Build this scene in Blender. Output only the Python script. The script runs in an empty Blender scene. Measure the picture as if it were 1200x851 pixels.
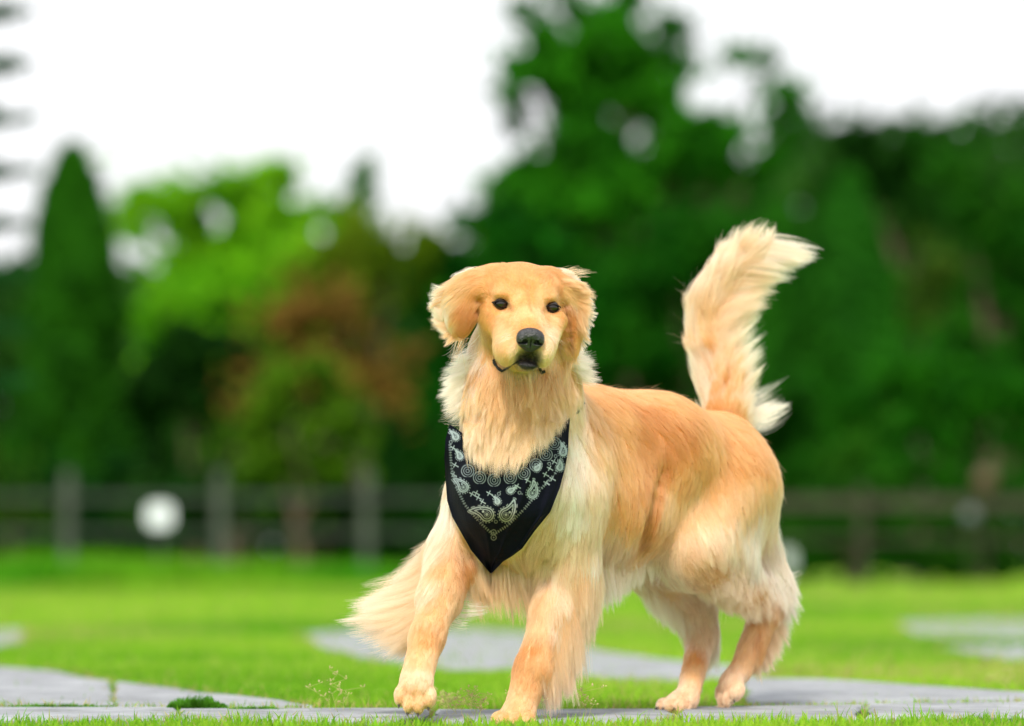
import bpy, math, random
import numpy as np
from mathutils import Vector, Matrix
from mathutils.bvhtree import BVHTree

# ------------------------------------------------------------------ camera, sky, sun, exposure
scene = bpy.context.scene
COL = scene.collection
W0, H0, FPX = 1200.0, 851.0, 4500.0          # the photograph's frame and the focal length in its pixels
CAM = np.array([0.0, 0.0, 0.28])
PITCH = math.atan((655.0 - H0 / 2) / FPX)    # horizon at row 655

cam_data = bpy.data.cameras.new("camera")
cam_data.sensor_width = 36.0
cam_data.lens = 36.0 * FPX / W0
cam_data.clip_start = 0.1
cam_data.clip_end = 2000.0
cam_data.dof.use_dof = True
cam_data.dof.focus_distance = 6.46
cam_data.dof.aperture_fstop = (cam_data.lens / 1000.0) / 0.062
cam_data.dof.aperture_blades = 0
cam = bpy.data.objects.new("camera", cam_data)
COL.objects.link(cam)
cam.location = CAM
cam.rotation_euler = (math.radians(90) + PITCH, 0, 0)
scene.camera = cam

SUN_EL, SUN_AZ = math.radians(50), math.radians(-62)   # azimuth seen from the lens: left and behind it
world = bpy.data.worlds.new("World")
scene.world = world
world.use_nodes = True
nt = world.node_tree
nt.nodes.clear()
sky = nt.nodes.new("ShaderNodeTexSky")
sky.sky_type = 'NISHITA'
sky.sun_disc = False
sky.sun_elevation = SUN_EL
sky.sun_rotation = SUN_AZ
sky.dust_density = 5.0
sky.air_density = 1.0
hs = nt.nodes.new("ShaderNodeHueSaturation")
hs.inputs['Saturation'].default_value = 0.22
flat = nt.nodes.new("ShaderNodeMix")
flat.data_type = 'RGBA'
flat.inputs[0].default_value = 0.6
flat.inputs[7].default_value = (10.0, 10.0, 10.2, 1)   # even cloud layer over the sky
bg = nt.nodes.new("ShaderNodeBackground")
bg.inputs['Strength'].default_value = 0.125
wo = nt.nodes.new("ShaderNodeOutputWorld")
nt.links.new(sky.outputs[0], hs.inputs['Color'])
nt.links.new(hs.outputs[0], flat.inputs[6])
nt.links.new(flat.outputs[2], bg.inputs['Color'])
nt.links.new(bg.outputs[0], wo.inputs[0])

sun_data = bpy.data.lights.new("sun", 'SUN')
sun_data.energy = 2.6
sun_data.angle = math.radians(9)
sun_data.color = (1.0, 0.93, 0.82)
sun = bpy.data.objects.new("sun", sun_data)
COL.objects.link(sun)
# direction towards the sun; the photographer's back is towards -Y
sdir = Vector((-0.18, -0.75, 0.0)).normalized() * math.cos(SUN_EL) + Vector((0, 0, math.sin(SUN_EL)))
sun.rotation_euler = sdir.to_track_quat('Z', 'Y').to_euler()
sky.sun_rotation = math.atan2(sdir.x, sdir.y)

scene.view_settings.view_transform = 'Standard'
scene.view_settings.look = 'None'
scene.view_settings.exposure = 0.40
scene.view_settings.gamma = 1.0
scene.render.engine = 'CYCLES'
cy = scene.cycles
cy.use_denoising = True
cy.max_bounces = 10
cy.diffuse_bounces = 5
cy.glossy_bounces = 5
cy.transmission_bounces = 8
cy.transparent_max_bounces = 8
try:
    scene.cycles_curves.shape = 'RIBBONS'
    scene.cycles_curves.subdivisions = 2
except Exception:
    pass

# ------------------------------------------------------------------ helpers
cp, sp = math.cos(PITCH), math.sin(PITCH)

def P(px, py, Y):
    """World point that lies Y metres ahead and shows at photo pixel px, py."""
    u = (px - W0 / 2) / FPX
    v = (H0 / 2 - py) / FPX
    d = np.array([u, cp - v * sp, sp + v * cp])
    return CAM + d * (Y / d[1])

def GP(px, py):
    """World point on the ground plane showing at photo pixel px, py."""
    u = (px - W0 / 2) / FPX
    v = (H0 / 2 - py) / FPX
    d = np.array([u, cp - v * sp, sp + v * cp])
    t = -CAM[2] / d[2]
    return CAM + d * t

def ray_dir(px, py):
    u = (px - W0 / 2) / FPX
    v = (H0 / 2 - py) / FPX
    return np.array([u, cp - v * sp, sp + v * cp])

def project(p):
    d = np.asarray(p) - CAM
    f = d[..., 1] * cp + d[..., 2] * sp
    up = -d[..., 1] * sp + d[..., 2] * cp
    return W0 / 2 + FPX * d[..., 0] / f, H0 / 2 - FPX * up / f

def tag(o, label=None, cat=None, group=None, kind=None):
    if label: o['label'] = label
    if cat: o['category'] = cat
    if group: o['group'] = group
    if kind: o['kind'] = kind
    return o

def empty(name, loc, **k):
    o = bpy.data.objects.new(name, None)
    o.location = loc
    o.empty_display_size = 0.2
    COL.objects.link(o)
    return tag(o, **k)

def mesh_obj(name, verts, faces, mat=None, parent=None, smooth=False, colors=None, cname="tint"):
    verts = np.asarray(verts, dtype=np.float32).reshape(-1, 3)
    me = bpy.data.meshes.new(name)
    if isinstance(faces, np.ndarray):
        n, k = faces.shape
        me.vertices.add(len(verts))
        me.vertices.foreach_set('co', verts.ravel())
        me.loops.add(n * k)
        me.loops.foreach_set('vertex_index', faces.astype(np.int32).ravel())
        me.polygons.add(n)
        me.polygons.foreach_set('loop_start', np.arange(0, n * k, k, dtype=np.int32))
        me.update(calc_edges=True)
        me.validate()
    else:
        me.from_pydata([tuple(v) for v in verts], [], faces)
        me.update()
    if smooth:
        me.polygons.foreach_set('use_smooth', np.ones(len(me.polygons), dtype=bool))
    if colors is not None:
        a = me.color_attributes.new(cname, 'FLOAT_COLOR', 'POINT')
        c = np.ones((len(verts), 4), np.float32)
        c[:, :3] = colors
        a.data.foreach_set('color', c.ravel())
    if mat: me.materials.append(mat)
    o = bpy.data.objects.new(name, me)
    COL.objects.link(o)
    if parent is not None:
        o.parent = parent
        o.matrix_parent_inverse = Matrix.Translation(-Vector(parent.location))
    return o

def new_mat(name):
    m = bpy.data.materials.new(name)
    m.use_nodes = True
    n = m.node_tree
    n.nodes.clear()
    out = n.nodes.new("ShaderNodeOutputMaterial")
    return m, n, out

def pbsdf(n, out, color=(.5, .5, .5), rough=.6, spec=.5):
    b = n.nodes.new("ShaderNodeBsdfPrincipled")
    b.inputs['Base Color'].default_value = (*color, 1)
    b.inputs['Roughness'].default_value = rough
    b.inputs['Specular IOR Level'].default_value = spec
    n.links.new(b.outputs[0], out.inputs[0])
    return b

def simple_mat(name, color, rough=.6, spec=.5, noise=0.0, nscale=20.0, bump=0.0):
    m, n, out = new_mat(name)
    b = pbsdf(n, out, color, rough, spec)
    if noise or bump:
        tc = n.nodes.new("ShaderNodeTexCoord")
        nz = n.nodes.new("ShaderNodeTexNoise")
        nz.inputs['Scale'].default_value = nscale
        nz.inputs['Detail'].default_value = 6
        n.links.new(tc.outputs['Object'], nz.inputs['Vector'])
    if noise:
        r = n.nodes.new("ShaderNodeValToRGB")
        r.color_ramp.elements[0].position = .3
        r.color_ramp.elements[1].position = .7
        r.color_ramp.elements[0].color = (*[c * (1 - noise) for c in color], 1)
        r.color_ramp.elements[1].color = (*[min(1, c * (1 + noise)) for c in color], 1)
        n.links.new(nz.outputs['Fac'], r.inputs[0])
        n.links.new(r.outputs[0], b.inputs['Base Color'])
    if bump:
        bp = n.nodes.new("ShaderNodeBump")
        bp.inputs['Strength'].default_value = bump
        bp.inputs['Distance'].default_value = 0.01
        n.links.new(nz.outputs['Fac'], bp.inputs['Height'])
        n.links.new(bp.outputs[0], b.inputs['Normal'])
    return m

def leaf_mat(name, transl=.35, rough=.55, spec=.3):
    """Leaf-like surface: its own tint attribute, part of the light passes through."""
    m, n, out = new_mat(name)
    at = n.nodes.new("ShaderNodeAttribute"); at.attribute_name = "tint"
    b = n.nodes.new("ShaderNodeBsdfPrincipled")
    b.inputs['Roughness'].default_value = rough
    b.inputs['Specular IOR Level'].default_value = spec
    t = n.nodes.new("ShaderNodeBsdfTranslucent")
    mx = n.nodes.new("ShaderNodeMixShader"); mx.inputs[0].default_value = transl
    n.links.new(at.outputs['Color'], b.inputs['Base Color'])
    n.links.new(at.outputs['Color'], t.inputs['Color'])
    n.links.new(b.outputs[0], mx.inputs[1]); n.links.new(t.outputs[0], mx.inputs[2])
    n.links.new(mx.outputs[0], out.inputs[0])
    return m

def norm(a):
    a = np.asarray(a, dtype=np.float64)
    return a / (np.linalg.norm(a, axis=-1, keepdims=True) + 1e-12)

def vnoise(p, scale, seed=0):
    """Smooth value noise in 0..1 for points (N,3)."""
    q = np.asarray(p) * scale + seed * 17.31
    i = np.floor(q).astype(np.int64); f = q - i; f = f * f * (3 - 2 * f)
    def h(ix, iy, iz):
        n = (ix * 374761393 + iy * 668265263 + iz * 2147483647 + seed * 1442695) & 0x7fffffff
        n = ((n ^ (n >> 13)) * 1274126177) & 0x7fffffff
        n = (n ^ (n >> 16)) & 0xffff
        return n / 65535.0
    r = 0
    for dx in (0, 1):
        for dy in (0, 1):
            for dz in (0, 1):
                w = (f[:, 0] if dx else 1 - f[:, 0]) * (f[:, 1] if dy else 1 - f[:, 1]) * (f[:, 2] if dz else 1 - f[:, 2])
                r = r + w * h(i[:, 0] + dx, i[:, 1] + dy, i[:, 2] + dz)
    return r

# ================================================================== THE SETTING
rng = np.random.default_rng(7)
exec_env = True

# slabs of pale stone, outlines as ground points (photo pixels mapped to the ground plane)
SLABS = [
    [(-60, 838.5), (205, 838.5), (205, 851.5), (-60, 851.5)],
    [(212, 840), (500, 839.5), (500, 853), (212, 852.5)],
    [(507, 839.5), (790, 838.5), (790, 852.5), (507, 853)],
    [(797, 836.5), (1010, 834), (1010, 850), (797, 851.5)],
    [(1016, 834), (1300, 831), (1300, 847), (1016, 850)],
    [(-120, 786), (0, 788), (60, 793), (130, 805), (130, 836), (-120, 836)],
    [(135, 806), (240, 819), (330, 829), (370, 836), (135, 836)],
    [(352, 748), (420, 742), (560, 742), (640, 748), (640, 788), (540, 792), (430, 779), (380, 764)],
    [(645, 749), (700, 768), (780, 780), (860, 788), (880, 800), (800, 806), (700, 803), (645, 789)],
    [(868, 802), (960, 803), (1080, 811), (1300, 826), (1300, 829), (1040, 831), (880, 833)],
    [(-120, 744), (26, 742), (24, 757), (-20, 766), (-120, 768)],
    [(1052, 732), (1150, 729), (1320, 730), (1320, 752), (1150, 752), (1070, 748)],
    [(1105, 764), (1200, 761), (1330, 763), (1330, 781), (1180, 780)],
]
SLABW = [np.array([GP(*p)[:2] for p in s]) for s in SLABS]

def in_poly(pts, poly):
    x, y = pts[:, 0], pts[:, 1]
    inside = np.zeros(len(pts), bool)
    n = len(poly)
    for i in range(n):
        x0, y0 = poly[i]; x1, y1 = poly[(i + 1) % n]
        c = ((y0 > y) != (y1 > y)) & (x < (x1 - x0) * (y - y0) / (y1 - y0 + 1e-12) + x0)
        inside ^= c
    return inside

# lawn sheet
def lawn_material():
    m, n, out = new_mat("lawn_soil")
    b = pbsdf(n, out, (.1, .2, .02), .9, .1)
    tc = n.nodes.new("ShaderNodeTexCoord")
    nz = n.nodes.new("ShaderNodeTexNoise"); nz.inputs['Scale'].default_value = 1.3; nz.inputs['Detail'].default_value = 9
    nz.inputs['Roughness'].default_value = .7
    r = n.nodes.new("ShaderNodeValToRGB")
    r.color_ramp.elements[0].position = .3; r.color_ramp.elements[0].color = (.14, .35, .012, 1)
    r.color_ramp.elements[1].position = .72; r.color_ramp.elements[1].color = (.32, .48, .045, 1)
    n.links.new(tc.outputs['Object'], nz.inputs['Vector']); n.links.new(nz.outputs['Fac'], r.inputs[0])
    n.links.new(r.outputs[0], b.inputs['Base Color'])
    return m

xs = np.concatenate([[-400, -120, -40], np.linspace(-12, 12, 49), [40, 120, 400]])
ys = np.concatenate([[-60, -10, 0], np.linspace(4, 40, 73), [60, 120, 300, 900]])
gx, gy = np.meshgrid(xs, ys, indexing='ij')
gp = np.stack([gx.ravel(), gy.ravel(), 0 * gx.ravel()], 1)
near = (np.abs(gp[:, 0]) < 12) & (gp[:, 1] > 8) & (gp[:, 1] < 40)
gp[near, 2] += (vnoise(gp[near], 0.6, 3) - .5) * .012 - .004
nxg, nyg = len(xs), len(ys)
ii, jj = np.meshgrid(np.arange(nxg - 1), np.arange(nyg - 1), indexing='ij')
b0 = (ii * nyg + jj).ravel()
lawn = mesh_obj("lawn", gp, np.stack([b0, b0 + nyg, b0 + nyg + 1, b0 + 1], 1), lawn_material(), smooth=True)
tag(lawn, "bright green lawn running back from the path to the fence", None, None, "structure")

# paved path: each stone slab a piece of its own
def slab_material():
    m, n, out = new_mat("pale_stone")
    b = pbsdf(n, out, (.5, .5, .5), .85, .25)
    tc = n.nodes.new("ShaderNodeTexCoord")
    nz = n.nodes.new("ShaderNodeTexNoise"); nz.inputs['Scale'].default_value = 5; nz.inputs['Detail'].default_value = 12
    nz.inputs['Roughness'].default_value = .75
    r = n.nodes.new("ShaderNodeValToRGB")
    r.color_ramp.elements[0].position = .32; r.color_ramp.elements[0].color = (.16, .17, .18, 1)
    r.color_ramp.elements[1].position = .68; r.color_ramp.elements[1].color = (.37, .39, .42, 1)
    sp_ = n.nodes.new("ShaderNodeTexNoise"); sp_.inputs['Scale'].default_value = 160; sp_.inputs['Detail'].default_value = 3
    bp = n.nodes.new("ShaderNodeBump"); bp.inputs['Strength'].default_value = .6; bp.inputs['Distance'].default_value = .003
    n.links.new(tc.outputs['Object'], nz.inputs['Vector']); n.links.new(nz.outputs['Fac'], r.inputs[0])
    n.links.new(tc.outputs['Object'], sp_.inputs['Vector']); n.links.new(sp_.outputs['Fac'], bp.inputs['Height'])
    n.links.new(bp.outputs[0], b.inputs['Normal'])
    st = n.nodes.new("ShaderNodeTexNoise"); st.inputs['Scale'].default_value = 14; st.inputs['Detail'].default_value = 8; st.inputs['Roughness'].default_value = .8
    sr = n.nodes.new("ShaderNodeValToRGB"); sr.color_ramp.elements[0].position = .54; sr.color_ramp.elements[1].position = .70
    sr.color_ramp.elements[0].color = (0, 0, 0, 1); sr.color_ramp.elements[1].color = (.75, .75, .75, 1)
    mc = n.nodes.new("ShaderNodeMix"); mc.data_type = 'RGBA'
    mc.inputs[7].default_value = (.12, .13, .09, 1)
    n.links.new(tc.outputs['Object'], st.inputs['Vector']); n.links.new(st.outputs['Fac'], sr.inputs[0])
    n.links.new(sr.outputs[0], mc.inputs[0]); n.links.new(r.outputs[0], mc.inputs[6]); n.links.new(mc.outputs[2], b.inputs['Base Color'])
    return m
m_slab = slab_material()
m_bed = simple_mat("path_bedding_soil", (.16, .13, .07), .95, .1, noise=.4, nscale=30)
path = empty("path", (0, 7, 0), label="pale grey stone slab path crossing the lawn", kind="structure")

def slab(poly, k):
    poly = np.asarray(poly)
    pts = []
    n = len(poly)
    r2 = np.random.default_rng(100 + k)
    for i in range(n):
        a, b = poly[i], poly[(i + 1) % n]
        L = np.linalg.norm(b - a); s = max(1, int(L / .12))
        for j in range(s):
            q = a + (b - a) * j / s
            pts.append(q + r2.normal(0, .006, 2) * (1 if L > .05 else 0))
    pts = np.array(pts); c = pts.mean(0)
    ins = c + (pts - c) * (1 - .010 / np.maximum(np.linalg.norm(pts - c, axis=1, keepdims=True), .1))
    N = len(pts); top = .014 + r2.uniform(-.002, .002)
    v = np.concatenate([np.c_[pts, np.full(N, -.03)], np.c_[pts, np.full(N, top - .006)], np.c_[ins, np.full(N, top)]])
    f = []
    for i in range(N):
        j = (i + 1) % N
        f += [(i, j, N + j, N + i), (N + i, N + j, 2 * N + j, 2 * N + i)]
    f.append(tuple(range(2 * N, 3 * N)))
    # consistent orientation
    area = 0.5 * np.sum(pts[:, 0] * np.roll(pts[:, 1], -1) - np.roll(pts[:, 0], -1) * pts[:, 1])
    if area < 0: f = [tuple(reversed(q)) for q in f]
    return mesh_obj("paving_slab", v, f, m_slab, path)
for k, pw in enumerate(SLABW): slab(pw, k)

# grass blades
def blades(name, xy, h, w, lean, cols, mat, zbase=0.0, seed=0):
    r2 = np.random.default_rng(seed)
    N = len(xy)
    ang = r2.uniform(0, 2 * math.pi, N); la = r2.uniform(0, 2 * math.pi, N)
    side = np.c_[np.cos(ang), np.sin(ang), np.zeros(N)] * (w / 2)[:, None]
    ld = np.c_[np.cos(la), np.sin(la), np.zeros(N)] * (lean * h)[:, None]
    base = np.c_[xy, np.full(N, zbase)]
    up = np.array([0, 0, 1.])
    mid = base + up * (h * .55)[:, None] + ld * .35
    tip = base + up * (h * np.sqrt(np.maximum(.2, 1 - lean ** 2)))[:, None] + ld
    v = np.stack([base - side, base + side, mid - side * .75, mid + side * .75, tip], 1).reshape(-1, 3)
    o = (np.arange(N) * 5)[:, None]
    tris = np.concatenate([o + np.array([[0, 1, 3]]), o + np.array([[0, 3, 2]]), o + np.array([[2, 3, 4]])], 0)
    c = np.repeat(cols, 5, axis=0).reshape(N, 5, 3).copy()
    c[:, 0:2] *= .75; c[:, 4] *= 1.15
    return mesh_obj(name, v, tris, mat, None, colors=c.reshape(-1, 3))

m_grass = leaf_mat("grass_blade", .45, .6, .08)

def grass_cols(p, r2):
    N = len(p)
    a = np.array([.09, .29, .010]); b = np.array([.33, .53, .040]); y = np.array([.46, .40, .15])
    t = np.clip(vnoise(np.c_[p, np.zeros(N)], 1.6, 5) * .9 + 1.3 * (vnoise(np.c_[p, np.zeros(N)] * np.array([1, .45, 1]), .8, 25) - .35) + r2.normal(0, .2, N) - .15, 0, 1)[:, None]
    c = (a * (1 - t) + b * t)
    dry = r2.random(N) < .05 + .12 * (vnoise(np.c_[p, np.zeros(N)], .9, 9) > .66)
    dry |= near_edge(p, .045) & (r2.random(N) < .35)
    dry |= (vnoise(np.c_[p, np.zeros(N)], .45, 19) > .60) & (r2.random(N) < .35)
    c[dry] = y * r2.uniform(.7, 1.1, (dry.sum(), 1))
    return c

def near_edge(xy, d):
    """within d of a slab outline"""
    res = np.zeros(len(xy), bool)
    for s in SLABW:
        n = len(s)
        for i in range(n):
            a, b = s[i], s[(i + 1) % n]
            ab = b - a; t = np.clip(((xy - a) @ ab) / (ab @ ab), 0, 1)
            res |= np.linalg.norm(xy - a - t[:, None] * ab, axis=1) < d
    return res

def scatter(n, y0, y1, seed, margin=.25):
    r2 = np.random.default_rng(seed)
    # uniform over the visible trapezoid
    Y = np.sqrt(r2.uniform(y0 ** 2, y1 ** 2, n))
    half = Y * (W0 / 2) / FPX * 1.08 + margin
    X = r2.uniform(-1, 1, n) * half
    return np.c_[X, Y], r2

def off_slabs(xy, grow=.0):
    keep = np.ones(len(xy), bool)
    r3 = np.random.default_rng(len(xy))
    for k, s in enumerate(SLABW):
        thin = .30 if k >= 10 else (.10 if k in (7, 8) else .012)      # grass has crept over the farther stones
        keep &= ~(in_poly(xy, s) & (r3.random(len(xy)) > thin))
    return keep

GR = []
xy, r2 = scatter(105000, 5.6, 9.6, 11)
xy = xy[off_slabs(xy)]
hh = (.012 + .022 * vnoise(np.c_[xy, 0 * xy[:, 0]], 3.5, 2)) * r2.uniform(.5, 1.3, len(xy))
fr = xy[:, 1] < 6.42
hh[fr] = hh[fr] * 1.0
GR.append((xy, hh, np.full(len(xy), .0026) * r2.uniform(.7, 1.5, len(xy))))
xy, r2 = scatter(110000, 9.6, 17, 12)
xy = xy[off_slabs(xy)]
hh = (.015 + .02 * vnoise(np.c_[xy, 0 * xy[:, 0]], 2.5, 2)) * r2.uniform(.5, 1.4, len(xy))
GR.append((xy, hh, np.full(len(xy), .0045) * r2.uniform(.7, 1.5, len(xy))))
xy, r2 = scatter(90000, 17, 40, 13)
xy = xy[off_slabs(xy)]
hh = .04 * r2.uniform(.5, 1.4, len(xy))
GR.append((xy, hh, np.full(len(xy), .010) * r2.uniform(.7, 1.5, len(xy))))
axy = np.concatenate([g[0] for g in GR]); ah = np.concatenate([g[1] for g in GR]); aw = np.concatenate([g[2] for g in GR])
r2 = np.random.default_rng(14)
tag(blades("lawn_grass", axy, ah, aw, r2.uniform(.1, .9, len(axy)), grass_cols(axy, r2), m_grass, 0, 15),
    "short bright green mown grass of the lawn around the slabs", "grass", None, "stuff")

# taller sharp blades at the very front, clustered
r2 = np.random.default_rng(21)
pts = []; hs_ = []
for i in range(260):
    c = np.array([r2.uniform(-.98, .98), r2.uniform(6.12, 6.42)])
    k = r2.integers(3, 12)
    pts.append(c + r2.normal(0, .012, (k, 2))); hs_.append(r2.uniform(.014, .034) * r2.uniform(.6, 1.15, k))
for pxx, hx in ((980, .052), (1078, .058), (1090, .04), (25, .05), (160, .04), (430, .035), (735, .045), (905, .045), (760, .04), (1165, .035), (1010, .03)):
    c = np.array([(pxx - 600) / FPX * 6.36, 6.36])
    pts.append(c + r2.normal(0, .006, (5, 2))); hs_.append(hx * r2.uniform(.5, 1.0, 5))
pts = np.concatenate(pts); hs_ = np.concatenate(hs_)
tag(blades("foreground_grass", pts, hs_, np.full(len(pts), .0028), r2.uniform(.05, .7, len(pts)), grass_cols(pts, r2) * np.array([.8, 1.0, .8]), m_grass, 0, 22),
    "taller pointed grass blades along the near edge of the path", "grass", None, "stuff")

# small mounds of dense fine grass growing in the joint
def mound(px, py, rx, ry, h, n, seed, label):
    c = GP(px, py)[:2]
    r2 = np.random.default_rng(seed)
    a = r2.uniform(0, 2 * math.pi, n); r = np.sqrt(r2.random(n))
    xy = np.c_[c[0] + np.cos(a) * r * rx, c[1] + np.sin(a) * r * ry]
    hh = h * (1 - .75 * r ** 2) * r2.uniform(.7, 1.15, n)
    o = blades("grass_tuft", xy, hh, np.full(n, .0025), r2.uniform(.1, .9, n), np.array([.07, .22, .015]) * r2.uniform(.7, 1.5, (n, 1)), m_grass, 0.012, seed)
    tag(o, label, "grass tuft", "grass tufts in the slab joints")
mound(230, 839, .055, .05, .028, 1500, 31, "dense dark green grass tuft in the path left of the raised paw")
mound(300, 841, .06, .025, .010, 900, 32, "low flat green tuft beside the larger tuft on the path")
mound(68, 838.5, .11, .02, .012, 900, 33, "thin strip of green growing in the joint at far left")

# seed-headed weeds
m_weed = leaf_mat("weed_stalk", .3, .7, .2)
def weed(px, py, h, nst, seed, label):
    c = GP(px, py)
    r2 = np.random.default_rng(seed)
    V = []; F = []; Cc = []
    def quad(a, b, w, col):
        d = norm(b - a); s = norm(np.cross(d, [0.1, 1, 0.05])) * w / 2
        k = len(V); V.extend([a - s, a + s, b + s * .5, b - s * .5]); F.append((k, k + 1, k + 2, k + 3)); Cc.extend([col] * 4)
    for s in range(nst):
        b = np.array([c[0] + r2.normal(0, .008), c[1] + r2.normal(0, .008), 0])
        dr = norm(np.array([r2.normal(0, .22), r2.normal(0, .2), 1])); L = h * r2.uniform(.6, 1.05)
        prev = b
        for k in range(1, 9):
            q = b + dr * L * k / 8 + np.array([.02, 0, 0]) * (k / 8) ** 2 * r2.normal(0, 1)
            quad(prev, q, .0009, np.array([.45, .45, .15]))
            if k > 3:
                for m in range(3):
                    t = norm(np.array([r2.normal(0, .8), r2.normal(0, .8), r2.uniform(.3, 1)])) * r2.uniform(.004, .012) * (1.2 - k / 10)
                    quad(q, q + t, .0005, np.array([.5, .45, .2]))
                    quad(q + t, q + t + norm(t) * .0028, .0022, np.array([.62, .50, .26]))
            prev = q
    o = mesh_obj("seed_grass", V, F, m_weed, None, colors=np.array(Cc))
    o['note'] = ''
    del o['note']
    tag(o, label, "wild grass", "wild seeding grasses around the paws")
weed(400, 843, .09, 4, 41, "tall thin seeding grass stalks left of the raised front paw")
weed(560, 846, .06, 6, 42, "seeding grass stalks just left of the planted front paw")
weed(520, 838, .045, 5, 43, "low seeding grass beside the raised front paw")
weed(612, 851, .08, 4, 44, "thin seeding stalks in front of the planted front leg")
weed(688, 848, .075, 3, 45, "pale seeding stalks at the trailing hair of the planted front leg")
weed(538, 846, .05, 4, 46, "short seeding grass between the two front paws")
weed(1180, 815, .06, 3, 47, "dry bent grass stalk at the right end of the path")

# ------------------------------------------------------------------ vegetation behind
m_leaf = leaf_mat("tree_leaf", .45, .7, .04)
m_bark = simple_mat("bark", (.09, .065, .045), .9, .2, noise=.35, nscale=6, bump=.6)
m_bark2 = simple_mat("grey_bark", (.16, .14, .12), .9, .2, noise=.35, nscale=6, bump=.6)

def tube(path_pts, radii, n=8):
    V = []; F = []
    p = np.asarray(path_pts, float)
    for i in range(len(p)):
        d = norm(p[min(i + 1, len(p) - 1)] - p[max(i - 1, 0)])
        a = norm(np.cross(d, [.3, .9, .1])); b = np.cross(d, a)
        for k in range(n):
            t = 2 * math.pi * k / n
            V.append(p[i] + (a * math.cos(t) + b * math.sin(t)) * radii[i])
    for i in range(len(p) - 1):
        for k in range(n):
            F.append((i * n + k, i * n + (k + 1) % n, (i + 1) * n + (k + 1) % n, (i + 1) * n + k))
    F.append(tuple(range(n))); F.append(tuple(reversed([(len(p) - 1) * n + k for k in range(n)])))
    return V, F

def merge(parts):
    V = []; F = []
    for v, f in parts:
        k = len(V); V.extend(v); F.extend([tuple(i + k for i in q) for q in f])
    return V, F

def leaf_cloud(centers, normals, size, cols, r2):
    N = len(centers)
    n = norm(normals + r2.normal(0, .55, (N, 3)))
    a = norm(np.cross(n, r2.normal(0, 1, (N, 3)))); b = np.cross(n, a)
    s = size * r2.uniform(.6, 1.4, N)
    a = a * s[:, None]; b = b * (s * .55)[:, None]
    v = np.stack([centers - a, centers + b * .9 - a * .1, centers + a, centers - b * .9 - a * .1], 1).reshape(-1, 3)
    f = np.arange(4 * N).reshape(N, 4)
    return v, f, np.repeat(cols, 4, axis=0)

def lobes_points(lobes, n, r2, shell=.55):
    """points in a set of ellipsoid lobes, denser towards their outsides"""
    lobes = np.asarray(lobes, float)
    vol = np.prod(lobes[:, 3:6], axis=1) ** (2 / 3.); k = r2.choice(len(lobes), n, p=vol / vol.sum())
    d = norm(r2.normal(0, 1, (n, 3)))
    r = (shell + (1 - shell) * r2.random(n) ** .6) * np.clip(1 + .22 * r2.normal(0, 1, n), .3, 1.7)
    c = lobes[k, :3] + d * r[:, None] * lobes[k, 3:6]
    return c, d, k

def tree(name, base, lobes, nleaf, size, colA, colB, label, group, trunk_r=.15, seed=0, gap=0.0, bark=None, limbs=True, cat="tree"):
    """lobes: offsets from the base (x, y, z, rx, ry, rz)"""
    r2 = np.random.default_rng(seed)
    root = empty(name, tuple(base), label=label, cat=cat, group=group)
    L = np.asarray(lobes, float).copy(); L[:, :3] += base
    # break the big lobes up into leaf clumps
    cl = []
    for l in L:
        m = max(5, int(14 * (l[3] * l[5]) ** .5))
        d = norm(r2.normal(0, 1, (m, 3))); r = r2.uniform(.45, .95, m)
        c = l[:3] + d * r[:, None] * l[3:6]
        rr = np.minimum(l[3], l[5]) * r2.uniform(.27, .48, m)
        cl.append(np.c_[c, rr, rr, rr * .8])
    cl = np.concatenate(cl)
    c, d, k = lobes_points(cl, nleaf, r2, .35)
    lc = r2.random(len(cl))
    loose = r2.random(len(c)) < .09
    c[loose] += r2.normal(0, .26, (loose.sum(), 3))
    keep = np.ones(len(c), bool)
    if gap: keep = vnoise(c, 1.5, seed) > gap * .78
    keep &= c[:, 2] > .05
    c, d, k = c[keep], d[keep], k[keep]
    t = np.clip(lc[k] * .8 + r2.normal(0, .18, len(k)) + .1, 0, 1)[:, None]
    cols = (np.asarray(colA) * (1 - t) + np.asarray(colB) * t) * LEAFY
    v, f, cc = leaf_cloud(c, d + np.array([0, -.2, .5]), size, cols, r2)
    mesh_obj("crown", v, f, m_leaf, root, colors=cc)
    top = np.array([L[:, 0].mean(), L[:, 1].mean(), L[:, 2].max()])
    b = np.asarray(base, float)
    pth = [b + (top - b) * t + np.r_[r2.normal(0, .06, 2) * t, 0] * 3 for t in np.linspace(0, .92, 7)]
    pth[0] = b - np.array([0, 0, .1])
    parts = [tube(pth, np.linspace(trunk_r, trunk_r * .25, 7), 8)]
    if limbs:
        for l in L:
            s = pth[min(5, max(1, int(6 * (l[2] - b[2]) * .55 / max(.1, (top - b)[2]))))]
            q = [s + (l[:3] - s) * t + np.array([0, 0, .15]) * math.sin(t * 3.1) * l[5] for t in np.linspace(0, 1, 5)]
            parts.append(tube(q, np.linspace(trunk_r * .45, trunk_r * .1, 5), 6))
    v, f = merge(parts)
    mesh_obj("trunk", v, f, bark or m_bark, root, smooth=True)
    return root

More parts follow.
